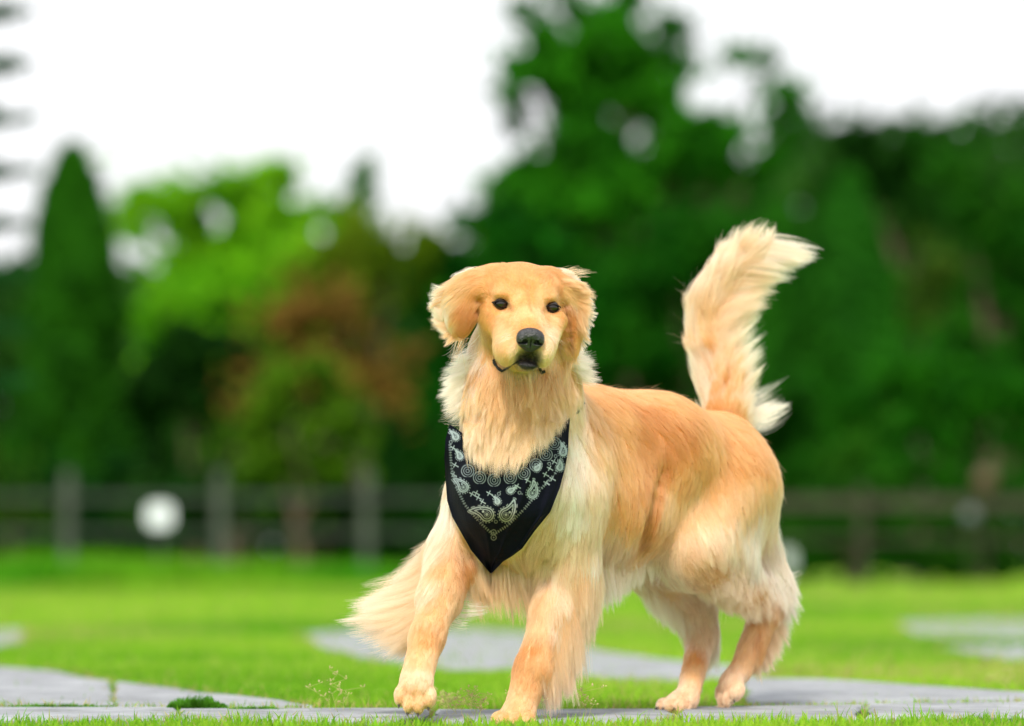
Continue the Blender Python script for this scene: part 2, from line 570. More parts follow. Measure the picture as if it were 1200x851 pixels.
def cone_tree(name, base, h, r, n, size, colA, colB, label, group, seed, power=.8, low=.1):
    """dense clipped-looking conifer: column/cone of small upright sprays"""
    r2 = np.random.default_rng(seed)
    root = empty(name, tuple(base), label=label, cat="tree", group=group)
    z = r2.random(n) ** 1.15
    prof = r * np.minimum(1, (1 - z) * 3.2) ** power * (1 - .38 * z)
    prof *= np.where(z < low, .8 + 2 * z, 1.0)
    a = r2.uniform(0, 2 * math.pi, n)
    bump = .72 + .48 * vnoise(np.c_[np.cos(a) * 2, np.sin(a) * 2, z * h * 1.3], 1.5, seed)
    rr = prof * bump * (.72 + .28 * r2.random(n))
    c = np.c_[base[0] + np.cos(a) * rr, base[1] + np.sin(a) * rr, base[2] + .15 + z * (h - .15)]
    d = np.c_[np.cos(a), np.sin(a), np.full(n, .3)]
    t = np.clip(vnoise(c, 2.2, seed + 1) * .9 + r2.normal(0, .2, n), 0, 1)[:, None]
    cols = np.asarray(colA) * (1 - t) + np.asarray(colB) * t
    v, f, cc = leaf_cloud(c, d, size, cols, r2)
    mesh_obj("crown", v, f, m_leaf, root, colors=cc)
    b = np.asarray(base, float)
    v, f = tube([b + np.array([0, 0, -.1]), b + np.array([0, 0, h * .5]), b + np.array([0, 0, h * .93])], [r * .13, r * .1, r * .02], 8)
    mesh_obj("trunk", v, f, m_bark, root, smooth=True)
    return root

def at(px, Y):
    return np.array([(px - 600) / FPX * Y, Y, 0.0])
def zz(py, Y):
    return P(600, py, Y)[2]
def lob(base, Y, px, py, rx, rz, dy=0.0, ry=None):
    """a crown lobe showing at px, py with radii in photo pixels, as offset from the base"""
    p = P(px, py, Y + dy)
    s = (Y + dy) / FPX
    return (p[0] - base[0], p[1] - base[1], p[2] - base[2], rx * s, (ry or rx) * s * .9, rz * s)

GRP = "trees behind the fence"
# far wood closing the view
def far_wood():
    r2 = np.random.default_rng(60)
    n = 56000
    x = r2.uniform(-40, 40, n); y = r2.uniform(80, 92, n)
    top = 5.6 + 1.2 * vnoise(np.c_[x, 0 * x, 0 * x], .16, 4) + 1.4 * vnoise(np.c_[x, 0 * x, 0 * x], .7, 5)
    pxv = 600 + x / 90 * FPX
    top = np.where((pxv < 20) & (pxv > -350), 3.6, top)
    top = np.where(pxv > 900, top + .9, top)
    top = np.where(pxv > 560, top + 1.8, top)
    top = np.where((pxv > 115) & (pxv < 175), 3.4, top)
    z = top * r2.random(n) ** .8
    c = np.c_[x, y, z]
    t = np.clip(vnoise(c, .55, 8) * 1.3 - .15 + r2.normal(0, .1, n), 0, 1)[:, None]
    cols = (np.array([.006, .035, .006]) * (1 - t) + np.array([.035, .12, .014]) * t)
    v, f, cc = leaf_cloud(c, np.tile([0, -1., .5], (n, 1)), .34, cols, r2)
    o = mesh_obj("far_wood", v, f, m_leaf, None, colors=cc)
    tag(o, "dark green mass of woodland closing the view behind the trees", "woodland", None, "stuff")
far_wood()

LEAFY = np.array([.78, .88, .36])
GA, GB = (.012, .085, .010), (.03, .20, .018)        # deep cypress green
# left cypress
cone_tree("cypress_tree", at(84, 45), 5.15, .80, 15000, .09, (.010, .065, .003), (.032, .17, .006),
          "dark green pointed cypress at the far left", GRP, 71, power=.42)
# round light tree (left middle)
b = at(265, 52)
tree("broadleaf_tree", b, [lob(b, 52, 190, 265, 75, 55), lob(b, 52, 290, 235, 80, 60), lob(b, 52, 250, 330, 90, 60), lob(b, 52, 340, 290, 60, 55, 1)],
     7000, .13, (.07, .26, .010), (.27, .58, .03), "bright yellow-green broadleaf tree right of the pointed cypress", GRP, .14, 72, gap=.3)
b = at(290, 48)
tree("broadleaf_tree", b, [lob(b, 48, 235, 375, 75, 55), lob(b, 48, 320, 345, 65, 60), lob(b, 48, 265, 330, 60, 40)],
     5200, .12, (.07, .30, .010), (.27, .64, .03), "lower bright green tree in front of the tall light one", GRP, .12, 73, gap=.22)
# slender tree rising between sky gap
b = at(425, 60)
tree("broadleaf_tree", b, [lob(b, 60, 425, 222, 22, 38), lob(b, 60, 400, 262, 30, 25)], 900, .14, (.03, .16, .012), (.06, .24, .02),
     "small dark treetop standing up alone against the sky", GRP, .10, 74, gap=.2)
# brownish tree
b = at(430, 47)
tree("broadleaf_tree", b, [lob(b, 47, 400, 330, 75, 50), lob(b, 47, 470, 300, 70, 45), lob(b, 47, 430, 290, 40, 30)], 5200, .11, (.09, .16, .012), (.17, .24, .02),
     "olive green tree behind the reddish one", GRP, .12, 75, gap=.2)
b = at(395, 44)
tree("broadleaf_tree", b, [lob(b, 44, 370, 385, 65, 45), lob(b, 44, 430, 440, 65, 50), lob(b, 44, 330, 450, 55, 40)], 5200, .11, (.15, .085, .04), (.30, .15, .07),
     "reddish brown leaved tree left of the dog's head", GRP, .12, 76, gap=.18)
b = at(350, 41.5)
tree("shrub", b, [lob(b, 41.5, 320, 505, 60, 55), lob(b, 41.5, 395, 520, 50, 55), lob(b, 41.5, 350, 455, 55, 35)], 4200, .09, (.05, .12, .012), (.13, .26, .02),
     "yellow-green shrub with lit top under the reddish tree", GRP, .08, 77, gap=.2, cat="shrub")
b = at(230, 46)
tree("shrub", b, [lob(b, 46, 215, 450, 70, 70), lob(b, 46, 265, 480, 60, 80)], 4200, .10, (.006, .035, .008), (.015, .07, .012),
     "very dark evergreen shrub right of the pointed cypress", GRP, .1, 78, cat="shrub")
# tall tree centre right
b = at(715, 50)
tree("broadleaf_tree", b, [lob(b, 50, 660, 60, 70, 55), lob(b, 50, 740, 20, 85, 50), lob(b, 50, 640, 170, 55, 60), lob(b, 50, 730, 140, 90, 60), lob(b, 50, 800, 170, 70, 70),
     lob(b, 50, 650, 250, 80, 70), lob(b, 50, 740, 260, 90, 70), lob(b, 50, 640, 5, 50, 35), lob(b, 50, 880, 95, 55, 50), lob(b, 50, 850, 180, 80, 55), lob(b, 50, 925, 130, 30, 55), lob(b, 50, 620, 110, 45, 50), lob(b, 50, 695, 100, 60, 60), lob(b, 50, 775, 85, 50, 60), lob(b, 50, 690, 190, 70, 60)],
     21000, .12, (.010, .09, .008), (.05, .28, .018), "tallest broadleaf tree rising out of the top of the picture", GRP, .26, 79, gap=.44)
b = at(640, 47)
tree("broadleaf_tree", b, [lob(b, 47, 560, 300, 60, 55), lob(b, 47, 620, 300, 60, 75), lob(b, 47, 540, 390, 60, 70), lob(b, 47, 640, 400, 100, 90), lob(b, 47, 560, 480, 80, 80)],
     9000, .11, (.004, .06, .006), (.015, .15, .010), "dark green tree directly behind the dog's head", GRP, .16, 80, gap=.15)
b = at(770, 47)
tree("broadleaf_tree", b, [lob(b, 47, 760, 330, 85, 75), lob(b, 47, 840, 290, 70, 70), lob(b, 47, 740, 430, 90, 70), lob(b, 47, 840, 380, 60, 60)],
     8000, .11, (.006, .08, .006), (.025, .16, .012), "mid green tree behind the dog's back and tail", GRP, .16, 81, gap=.12)
cone_tree("cypress_tree", at(912, 45), 4.5, .78, 9000, .09, (.010, .08, .004), (.034, .20, .010), "dark cypress just behind the dog's tail", GRP, 82, power=.5)
cone_tree("cypress_tree", at(995, 46), 4.9, .9, 11000, .09, (.010, .08, .005), (.034, .21, .012), "broad dark cypress right of the tail", GRP, 83, power=.5)
b = at(1065, 56)
tree("conifer_tree", b, [lob(b, 56, 1010, 185, 60, 40), lob(b, 56, 1085, 180, 75, 38), lob(b, 56, 1050, 240, 70, 40), lob(b, 56, 980, 240, 40, 50)],
     6000, .13, (.008, .045, .010), (.02, .09, .016), "dark flat-topped tree at the right, above the cypresses", GRP, .2, 84, gap=.15)
b = at(1165, 50)
tree("broadleaf_tree", b, [lob(b, 50, 1165, 215, 60, 55), lob(b, 50, 1190, 300, 60, 80), lob(b, 50, 1160, 380, 60, 60), lob(b, 50, 1130, 250, 25, 50), lob(b, 50, 1210, 430, 60, 80)],
     6500, .12, (.012, .09, .010), (.03, .15, .014), "mid green tree at the right edge", GRP, .16, 85, gap=.22)
b = at(1075, 54)
tree("broadleaf_tree", b, [lob(b, 54, 1075, 330, 50, 50), lob(b, 54, 1085, 400, 50, 50)], 2500, .12, (.05, .11, .025), (.09, .15, .04),
     "paler olive tree showing between the cypress and the edge tree", GRP, .12, 86, gap=.25, bark=m_bark2)
b = at(1080, 42)
tree("shrub", b, [lob(b, 42, 1030, 470, 60, 60), lob(b, 42, 1100, 455, 75, 60), lob(b, 42, 1170, 480, 70, 60), lob(b, 42, 1060, 530, 70, 50), lob(b, 42, 1150, 550, 70, 50)],
     8000, .09, (.010, .09, .008), (.03, .19, .012), "large mid green bush in front of the right cypress", GRP, .1, 87, gap=.12, cat="shrub")
b = at(1000, 40)
tree("shrub", b, [lob(b, 40, 960, 640, 60, 40), lob(b, 40, 1040, 630, 60, 50), lob(b, 40, 1000, 560, 60, 50)],
     4500, .08, (.012, .07, .010), (.035, .15, .015), "low dark shrub behind the fence just right of the dog", GRP, .07, 88, gap=.1, cat="shrub")
b = at(1150, 40)
tree("shrub", b, [lob(b, 40, 1110, 640, 60, 50), lob(b, 40, 1180, 620, 60, 60), lob(b, 40, 1240, 640, 50, 60)],
     4500, .08, (.012, .065, .010), (.03, .12, .015), "low dark shrub at the right edge of the lawn", GRP, .07, 89, gap=.05, cat="shrub")
b = at(600, 44)
tree("shrub", b, [lob(b, 44, 500, 560, 60, 70), lob(b, 44, 600, 560, 80, 80), lob(b, 44, 700, 560, 80, 80), lob(b, 44, 790, 560, 80, 90), lob(b, 44, 880, 520, 70, 120)],
     9000, .10, (.006, .05, .006), (.018, .11, .010), "dark hedge of shrubs behind the dog's body", GRP, .08, 90, gap=.05, cat="shrub")
b = at(10, 39)
tree("shrub", b, [lob(b, 39, 5, 575, 30, 55), lob(b, 39, 15, 620, 24, 30)], 1500, .07, (.03, .09, .012), (.07, .15, .02), "small olive shrub at the left edge by the fence", GRP, .05, 91, cat="shrub")
b = at(160, 43)
tree("shrub", b, [lob(b, 43, 150, 600, 70, 60), lob(b, 43, 60, 600, 60, 60)], 3500, .09, (.004, .03, .008), (.008, .06, .014), "dark shrub behind the white sign", GRP, .06, 92, cat="shrub")
b = at(390, 42.5)
tree("shrub", b, [lob(b, 42.5, 360, 610, 60, 50), lob(b, 42.5, 450, 600, 60, 60), lob(b, 42.5, 270, 600, 60, 60)], 4500, .09, (.006, .04, .008), (.014, .07, .012), "dark low shrub behind the middle fence posts", GRP, .06, 93, cat="shrub")

# left conifer with tiered drooping branches, near the left edge
def tiered_conifer():
    base = at(-58, 26)
    r2 = np.random.default_rng(95)
    root = empty("conifer_tree", tuple(base), label="sparse tiered conifer reaching in from the left edge against the sky", cat="tree", group=GRP)
    v, f = tube([base + np.array([0, 0, -.1]), base + np.array([0, 0, 2.5]), base + np.array([.03, 0, 5.2])], [.09, .06, .02], 8)
    mesh_obj("trunk", v, f, m_bark, root, smooth=True)
    C_ = []; D_ = []; T = []
    parts = []
    for py in np.arange(-60, 470, 62):
        z = zz(py + 9, 26)
        n_b = 9
        for k in range(n_b):
            a = 2 * math.pi * k / n_b + r2.uniform(-.2, .2)
            if k == 0: a = 0.0
            L = (.50 + .05 * r2.random()) * (1.0 if py < 200 else .95)
            e = base + np.array([math.cos(a) * L, math.sin(a) * L, z])
            s = base + np.array([0, 0, z - .10])
            parts.append(tube([s, (s + e) / 2, e], [.014, .009, .004], 5))
            m = 150
            t = r2.random(m) ** .7
            C_.append(s + (e - s) * t[:, None] + r2.normal(0, 1, (m, 3)) * np.array([.03, .05, .014]))
    v, f = merge(parts)
    mesh_obj("branches", v, f, m_bark, root)
    c = np.concatenate(C_)
    n = len(c)
    cols = np.array([.02, .11, .03]) * r2.uniform(.5, 1.5, (n, 1))
    v, f, cc = leaf_cloud(c, np.tile([0, 0, 1.], (n, 1)), .035, cols, r2)
    mesh_obj("crown", v, f, m_leaf, root, colors=cc)
tiered_conifer()

# bright ground cover before the fence on the left
def ground_cover():
    r2 = np.random.default_rng(96)
    n = 30000
    x = r2.uniform(-6.2, -.2, n); y = r2.uniform(33.5, 39.5, n)
    keep = y > 36.2 - 1.2 * vnoise(np.c_[x, y, 0 * x], .4, 3)
    x, y = x[keep], y[keep]; n = len(x)
    h = (.16 + .26 * vnoise(np.c_[x, y, 0 * x], 1.2, 6)) * r2.uniform(.4, 1.1, n)
    t = np.clip(vnoise(np.c_[x, y, 0 * x], .9, 7) * 1.3 - .2, 0, 1)[:, None]
    cols = (np.array([.06, .32, .008]) * (1 - t) + np.array([.17, .42, .015]) * t) * r2.uniform(.75, 1.2, (n, 1))
    o = blades("ground_cover", np.c_[x, y], h, np.full(n, .03), r2.uniform(.1, .8, n), cols, m_grass, 0, 97)
    tag(o, "knee-high bright green ground cover in front of the left fence", "ground cover", None, "stuff")
ground_cover()

# ------------------------------------------------------------------ fence and sign
def box(cx, cy_, cz, sx, sy, sz, bev=.0):
    x, y, z = sx / 2, sy / 2, sz / 2
    b = min(bev, x * .5, y * .5) if bev else 0
    if not b:
        v = [(cx + i * x, cy_ + j * y, cz + k * z) for i in (-1, 1) for j in (-1, 1) for k in (-1, 1)]
        f = [(0, 1, 3, 2), (4, 6, 7, 5), (0, 4, 5, 1), (2, 3, 7, 6), (0, 2, 6, 4), (1, 5, 7, 3)]
        return v, f
    ring = [(-x + b, -y), (x - b, -y), (x, -y + b), (x, y - b), (x - b, y), (-x + b, y), (-x, y - b), (-x, -y + b)]
    v = [(cx + p[0], cy_ + p[1], cz - z) for p in ring] + [(cx + p[0], cy_ + p[1], cz + z - b) for p in ring] + \
        [(cx + p[0] * (1 - b / x), cy_ + p[1] * (1 - b / y), cz + z) for p in ring]
    f = []
    for r in (0, 1):
        for k in range(8):
            j = (k + 1) % 8
            f.append((r * 8 + k, r * 8 + j, (r + 1) * 8 + j, (r + 1) * 8 + k))
    f.append(tuple(range(16, 24))); f.append(tuple(reversed(range(8))))
    return v, f

m_post = simple_mat("weathered_post", (.065, .08, .06), .8, .3, noise=.3, nscale=8)
m_rail = simple_mat("weathered_rail", (.035, .045, .035), .8, .3, noise=.3, nscale=8)
m_railb = simple_mat("brown_rail", (.038, .034, .022), .8, .3, noise=.3, nscale=8)
FY = 37.0
fence = empty("fence", tuple(at(250, FY)), label="grey post and rail fence behind the lawn on the left", cat="fence")
posts = [-90, 80, 258, 430, 602]
for px in posts:
    p = at(px, FY)
    v, f = box(p[0], FY, .54, .10, .10, 1.16, .02)
    mesh_obj("post", v, f, m_post, fence)
for (py, hgt) in ((583, .06), (624, .05)):
    z = zz(py, FY)
    for a, b_ in zip(posts[:-1], posts[1:]):
        x0, x1 = at(a, FY)[0] + .053, at(b_, FY)[0] - .053
        v, f = box((x0 + x1) / 2, FY, z, x1 - x0, .05, hgt)
        mesh_obj("rail", v, f, m_rail, fence)
fence2 = empty("fence", tuple(at(1000, 38)), label="brown wooden rail fence in front of the dark bushes on the right", cat="fence")
posts = [800, 1010, 1218]
for px in posts:
    p = at(px, 38)
    v, f = box(p[0], 38, .48, .08, .08, 1.02, .02)
    mesh_obj("post", v, f, m_railb, fence2)
for (py, hgt) in ((589, .12), (632, .04)):
    z = zz(py, 38)
    for a, b_ in zip(posts[:-1], posts[1:]):
        x0, x1 = at(a, 38)[0] + .043, at(b_, 38)[0] - .043
        v, f = box((x0 + x1) / 2, 38, z, x1 - x0, .05, hgt)
        mesh_obj("rail", v, f, m_railb, fence2)

m_white = simple_mat("white_painted_board", (.80, .84, .90), .5, .4)
def sign(px, py, Y, w, h, label, mat=None):
    p = P(px, py, Y)
    root = empty("sign", (p[0], Y, 0), label=label, cat="sign")
    n = 24; V = []; F = []
    for yy in (Y - .012, Y + .012):
        for k in range(n):
            t = 2 * math.pi * k / n
            c, s = math.cos(t), math.sin(t)
            V.append((p[0] + w / 2 * math.copysign(abs(c) ** .6, c), yy, p[2] + h / 2 * math.copysign(abs(s) ** .6, s)))
    for k in range(n):
        F.append((k, (k + 1) % n, n + (k + 1) % n, n + k))
    F.append(tuple(range(n))); F.append(tuple(reversed(range(n, 2 * n))))
    mesh_obj("board", V, F, mat or m_white, root)
    v, f = tube([(p[0], Y + .035, 0), (p[0], Y + .035, p[2] + h * .3)], [.02, .02], 8)
    mesh_obj("post", v, f, m_post, root)
sign(187, 604, 36.3, .24, .22, "blank white rounded sign board in front of the left fence")
sign(922, 656, 36.5, .15, .20, "small pale grey marker low behind the dog's hind leg", simple_mat("grey_painted_board", (.38, .42, .42), .6))
def lamp_ball(px, py, Y, r, mat, label, name, cat):
    p = P(px, py, Y)
    root = empty(name, (p[0], Y, 0), label=label, cat=cat)
    V = []; F = []; n = 12; m = 7
    for i in range(m + 1):
        th = math.pi * i / m
        for k in range(n):
            t = 2 * math.pi * k / n
            V.append((p[0] + r * math.sin(th) * math.cos(t), Y + r * math.sin(th) * math.sin(t), p[2] + r * 1.1 * math.cos(th)))
    for i in range(m):
        for k in range(n):
            F.append((i * n + k, i * n + (k + 1) % n, (i + 1) * n + (k + 1) % n, (i + 1) * n + k))
    mesh_obj("head", V, F, mat, root, smooth=True)
    v, f = tube([(p[0], Y, 0), (p[0], Y, p[2] - r)], [.015, .012], 8)
    mesh_obj("pole", v, f, m_railb, root)
lamp_ball(1137, 605, 38.6, .08, simple_mat("grey_glass_globe", (.10, .12, .13), .4), "dull grey globe light on a thin pole at the right", "garden_lamp", "lamp")
lamp_ball(1154, 563, 39.2, .11, simple_mat("rusty_cap", (.09, .045, .025), .6), "reddish brown round capped marker post near the right edge", "marker_post", "post")

# ================================================================== THE DOG
# ---- signed distance body: smooth union of tapered limbs and ellipsoids
PR = []   # (kind, data, k, region)
def cap(a, ra, b, rb, k=.03, reg='body'):
    PR.append(('c', (np.array(a), ra, np.array(b), rb), k, reg))
def ell(c, axes, r, k=.03, reg='body'):
    PR.append(('e', (np.array(c), np.array(axes), np.array(r)), k, reg))

def frame(fwd, up=(0, 0, 1)):
    f = norm(fwd); s = norm(np.cross(f, up)); u = np.cross(s, f)
    return np.array([f, s, u])       # rows: forward, side(right), up

# trunk
FORE = P(600, 580, 6.50); RIB = P(662, 560, 6.66); LOIN = P(762, 555, 6.80); PEL = P(845, 548, 6.93)
ell(RIB + [0, 0, 0.0], frame(FORE - RIB), (.185, .112, .150), .05)
ell(FORE + [0.004, .035, -.005], frame(FORE - RIB), (.095, .100, .120), .05)
cap(P(672, 511, 6.70), .088, P(770, 522, 6.80), .088, .05)
cap(P(702, 600, 6.72), .112, P(772, 588, 6.83), .090, .05)
cap(P(765, 536, 6.80), .098, P(836, 546, 6.92), .088, .05)
ell(P(838, 552, 6.93), frame(LOIN - PEL), (.098, .090, .090), .04)
# shoulders
cap(P(560, 585, 6.60), .056, P(541, 650, 6.58), .046, .04, 'front')
cap(P(655, 580, 6.53), .066, P(662, 660, 6.55), .052, .04, 'front')
cap(P(640, 500, 6.62), .06, P(660, 590, 6.56), .06, .05)
# neck
cap(P(625, 540, 6.58), .112, P(612, 440, 6.50), .086, .05, 'neck')
cap(P(612, 440, 6.50), .086, P(612, 385, 6.45), .066, .04, 'neck')
cap(P(600, 560, 6.49), .085, P(603, 470, 6.46), .068, .05, 'neck')
# front leg, planted (dog's left)
LF_EL = P(664, 655, 6.57); LF_WR = P(625, 785, 6.47); LF_PW = P(606, 840, 6.43)
cap(LF_EL, .046, P(648, 720, 6.52), .033, .03, 'front')
cap(P(648, 720, 6.52), .033, LF_WR, .0255, .02, 'front')
cap(LF_WR, .0275, LF_PW, .024, .02, 'paw')
# front leg, raised (dog's right)
RF_EL = P(532, 650, 6.58); RF_WR = P(501, 745, 6.42); RF_PW = P(488, 796, 6.36)
cap(RF_EL, .045, P(515, 700, 6.49), .033, .03, 'front')
cap(P(515, 700, 6.49), .033, RF_WR, .025, .02, 'front')
cap(RF_WR, .0255, RF_PW, .025, .02, 'paw')
# hind leg near the lens (dog's left), pushing off
cap(P(856, 565, 6.885), .078, P(808, 646, 6.79), .062, .034, 'hind')
cap(P(866, 580, 6.93), .068, P(856, 645, 6.87), .048, .04, 'hind')
cap(P(816, 646, 6.80), .054, P(866, 685, 6.90), .036, .04, 'hind')
cap(P(866, 685, 6.90), .034, P(901, 708, 6.97), .021, .03, 'hind')
cap(P(884, 615, 6.95), .036, P(902, 692, 6.975), .027, .035, 'hind')
cap(P(901, 708, 6.97), .023, P(868, 785, 6.93), .0185, .02, 'hind')
# hind leg far (dog's right), planted
cap(P(815, 560, 6.98), .085, P(775, 655, 6.90), .060, .05, 'hind')
cap(P(775, 655, 6.90), .052, P(812, 715, 6.98), .034, .04, 'hind')
cap(P(812, 715, 6.98), .030, P(822, 745, 6.98), .023, .03, 'hind')
cap(P(822, 745, 6.98), .021, P(806, 815, 6.88), .019, .02, 'hind')
# tail core
TAIL = [P(852, 505, 6.99), P(845, 452, 7.04), P(828, 402, 7.06), P(829, 352, 7.06), P(854, 316, 7.05), P(888, 296, 7.04)]
TR = [.034, .027, .022, .018, .013, .008]
for i in range(5): cap(TAIL[i], TR[i], TAIL[i + 1], TR[i + 1], .025, 'tail')

# paws: pad body and four toes each, with a claw position
CLAWS = []
def paw(c, fdir, up, s=1.0, spread=1.0, reg='paw'):
    F = frame(fdir, up); f, r, u = F
    ell(np.array(c) - f * .002 * s + u * .002, F, (.028 * s, .0245 * s, .020 * s), .012, reg)
    for i, (lat, fw) in enumerate(((-.0245, .016), (-.0086, .030), (.0086, .030), (.0245, .016))):
        t = np.array(c) + f * fw * s + r * lat * s * spread - u * .004 * s
        ell(t, F, (.0185 * s, .0092 * s, .0135 * s), .003, reg)
        CLAWS.append((t + f * .0165 * s - u * .001 * s, f, u, reg))
def toward(a, b): return norm(np.array(b) - np.array(a))
paw(LF_PW + [0, -.006, -.0], np.array([-.35, -.9, -.06]), (0, 0, 1), 1.08)
paw(RF_PW + [0, -.006, -.012], np.array([-.10, -.55, -.75]), (0, -.8, .6), 1.0)
paw(P(797, 824, 6.87), np.array([-.75, -.62, -.05]), (0, 0, 1), .98)
paw(P(858, 800, 6.92), np.array([-.42, -.30, -.80]), (-.5, -.3, .5), .92)

# ---- head: local frame  u = viewer's right, v = up, w = forward out of the face
HO = P(612, 350, 6.40)
yaw, pit, rol = math.radians(7), math.radians(9), math.radians(-3.6)
w_ = np.array([math.sin(yaw) * math.cos(pit), -math.cos(yaw) * math.cos(pit), -math.sin(pit)])
u0 = norm(np.cross(np.array([0, 0, 1.]), -w_)) * -1
u0 = norm(np.array([-w_[1], w_[0], 0]))
v0 = np.cross(w_, u0); v0 = v0 if v0[2] > 0 else -v0
u_ = u0 * math.cos(rol) + v0 * math.sin(rol); v_ = v0 * math.cos(rol) - u0 * math.sin(rol)
HM = np.array([u_, v_, w_])
def HL(u, v, w): return HO + u * u_ + v * v_ + w * w_
def hl_inv(p): return (np.asarray(p) - HO) @ HM.T
def hell(c, r, k=.02, rot=None, reg='head'):
    A = HM if rot is None else rot @ HM
    ell(HL(*c), A, r, k, reg)
def hcap(a, ra, b, rb, k=.015, reg='head'): cap(HL(*a), ra, HL(*b), rb, k, reg)
hell((0, .004, -.022), (.064, .054, .068), .02)            # skull
hell((-.026, .020, .018), (.030, .024, .030), .02)         # brow domes
hell((.026, .020, .018), (.030, .024, .030), .02)
for s in (-1, 1):
    hell((s * .038, -.036, .012), (.028, .038, .036), .025)   # cheeks
    hell((s * .034, .0085, .038), (.017, .0085, .014), .012)    # brow ridge
    hcap((s * .042, -.024, .036), .008, (s * .020, -.034, .066), .009, .010)  # under-eye
def pell(px, py, Y, r, k): ell(P(px, py, Y), HM, r, k, 'head')
pell(594.5, 411, 6.309, (.0185, .0255, .036), .018)    # flews
pell(636.0, 412.0, 6.304, (.0175, .0255, .036), .018)
cap(P(582, 372, 6.375), .016, P(594, 402, 6.325), .018, .02, 'head'); cap(P(653, 376, 6.368), .015, P(639, 403, 6.32), .017, .02, 'head')
pell(616, 402, 6.33, (.036, .030, .040), .015)
cap(P(617, 362, 6.352), .0225, P(620.5, 388, 6.283), .0175, .020, 'head')   # bridge of the muzzle
cap(P(616, 380, 6.36), .034, P(620.5, 400, 6.296), .0235, .02, 'head')
cap(P(612, 418, 6.38), .026, P(617, 423.5, 6.305), .0105, .010, 'head')   # lower jaw
pell(617.5, 428.5, 6.296, (.0150, .0080, .014), .006)   # chin
hcap((0, -.06, -.03), .05, (0, -.09, -.07), .06, .03, 'neck')  # throat

def rotm(axis, deg):
    return np.array(Matrix.Rotation(math.radians(deg), 3, axis))
# ears: flattened flaps hanging outwards; rows = local axes (width, length, thickness)
def flap(c, length_dir, thick_dir, r, k=.012, reg='ear'):
    l = norm(np.array(length_dir, float)); t = np.array(thick_dir, float); t = norm(t - l * (t @ l)); wd = np.cross(l, t)
    A = np.array([wd, l, t]) @ HM
    ell(HL(*c), A, r, k, reg)
flap((-.066, .026, -.012), (-.80, -.45, -.05), (-.35, .55, .55), (.026, .038, .012), .02, 'ear')
flap((-.096, -.006, -.010), (-.30, -1, .05), (-.15, .05, 1), (.031, .044, .010), .014, 'ear')
flap((-.098, -.040, -.006), (.05, -1, .05), (-.15, .05, 1), (.021, .032, .0085), .012, 'ear')
flap((.063, .028, -.010), (.75, -.55, -.05), (.35, .55, .55), (.025, .036, .011), .016, 'ear')
flap((.085, -.012, -.002), (.16, -1, .05), (.25, .05, 1), (.024, .048, .0085), .010, 'ear')
flap((.087, -.062, .000), (.05, -1, .10), (.25, .05, 1), (.0165, .036, .008), .010, 'ear')

# ---- evaluate on a grid
VOX = .0038
lo = np.array([-.24, 6.16, -.03]); hi = np.array([.60, 7.14, .84])
nx, ny, nz = [int(math.ceil(s)) + 1 for s in (hi - lo) / VOX]
F = np.full((nx, ny, nz), .12, np.float32)
REG = {'body': 0, 'neck': 1, 'front': 2, 'paw': 3, 'hind': 4, 'tail': 5, 'head': 6, 'ear': 7}

def prim_d(kind, data, pts):
    if kind == 'c':
        a, ra, b, rb = data
        ba = b - a; t = np.clip(((pts - a) @ ba) / (ba @ ba), 0, 1)
        return np.linalg.norm(pts - a - t[..., None] * ba, axis=-1) - (ra + (rb - ra) * t)
    c, A, r = data
    q = (pts - c) @ A.T
    k0 = np.linalg.norm(q / r, axis=-1); k1 = np.linalg.norm(q / (r * r), axis=-1)
    return k0 * (k0 - 1) / np.maximum(k1, 1e-6)

def prim_box(kind, data, m):
    if kind == 'c':
        a, ra, b, rb = data; R = max(ra, rb) + m
        return np.minimum(a, b) - R, np.maximum(a, b) + R
    c, A, r = data
    e = np.sqrt(((A * r[:, None]) ** 2).sum(0))
    return c - e - m, c + e + m

for kind, data, k, reg in PR:
    m = .075
    b0_, b1_ = prim_box(kind, data, m)
    i0 = np.clip(np.floor((b0_ - lo) / VOX).astype(int), 0, [nx, ny, nz]); i1 = np.clip(np.ceil((b1_ - lo) / VOX).astype(int) + 1, 0, [nx, ny, nz])
    if (i1 <= i0).any(): continue
    X = [lo[q] + VOX * np.arange(i0[q], i1[q]) for q in range(3)]
    pts = np.stack(np.meshgrid(*X, indexing='ij'), -1).astype(np.float32)
    d = prim_d(kind, tuple(np.asarray(x, np.float32) for x in data), pts)
    s = F[i0[0]:i1[0], i0[1]:i1[1], i0[2]:i1[2]]
    h = np.maximum(k - np.abs(s - d), 0) / k
    s[...] = np.minimum(s, d) - h * h * k * .25
# carve: eye sockets and the groove down the forehead
def carve(c, r, k):
    b0_, b1_ = c - r - .03, c + r + .03
    i0 = np.floor((b0_ - lo) / VOX).astype(int); i1 = np.ceil((b1_ - lo) / VOX).astype(int) + 1
    X = [lo[q] + VOX * np.arange(i0[q], i1[q]) for q in range(3)]
    pts = np.stack(np.meshgrid(*X, indexing='ij'), -1)
    d = r - np.linalg.norm(pts - c, axis=-1)
    s = F[i0[0]:i1[0], i0[1]:i1[1], i0[2]:i1[2]]
    h = np.maximum(k - np.abs(s - d), 0) / k
    s[...] = np.maximum(s, d) + h * h * k * .25
EYES = [P(587.3, 356.3, HL(-.0405, -.0085, .0400)[1]), P(646.8, 360.6, HL(.0405, -.0085, .0400)[1])]
for e in EYES: carve(e + w_ * .016, .0095, .010)

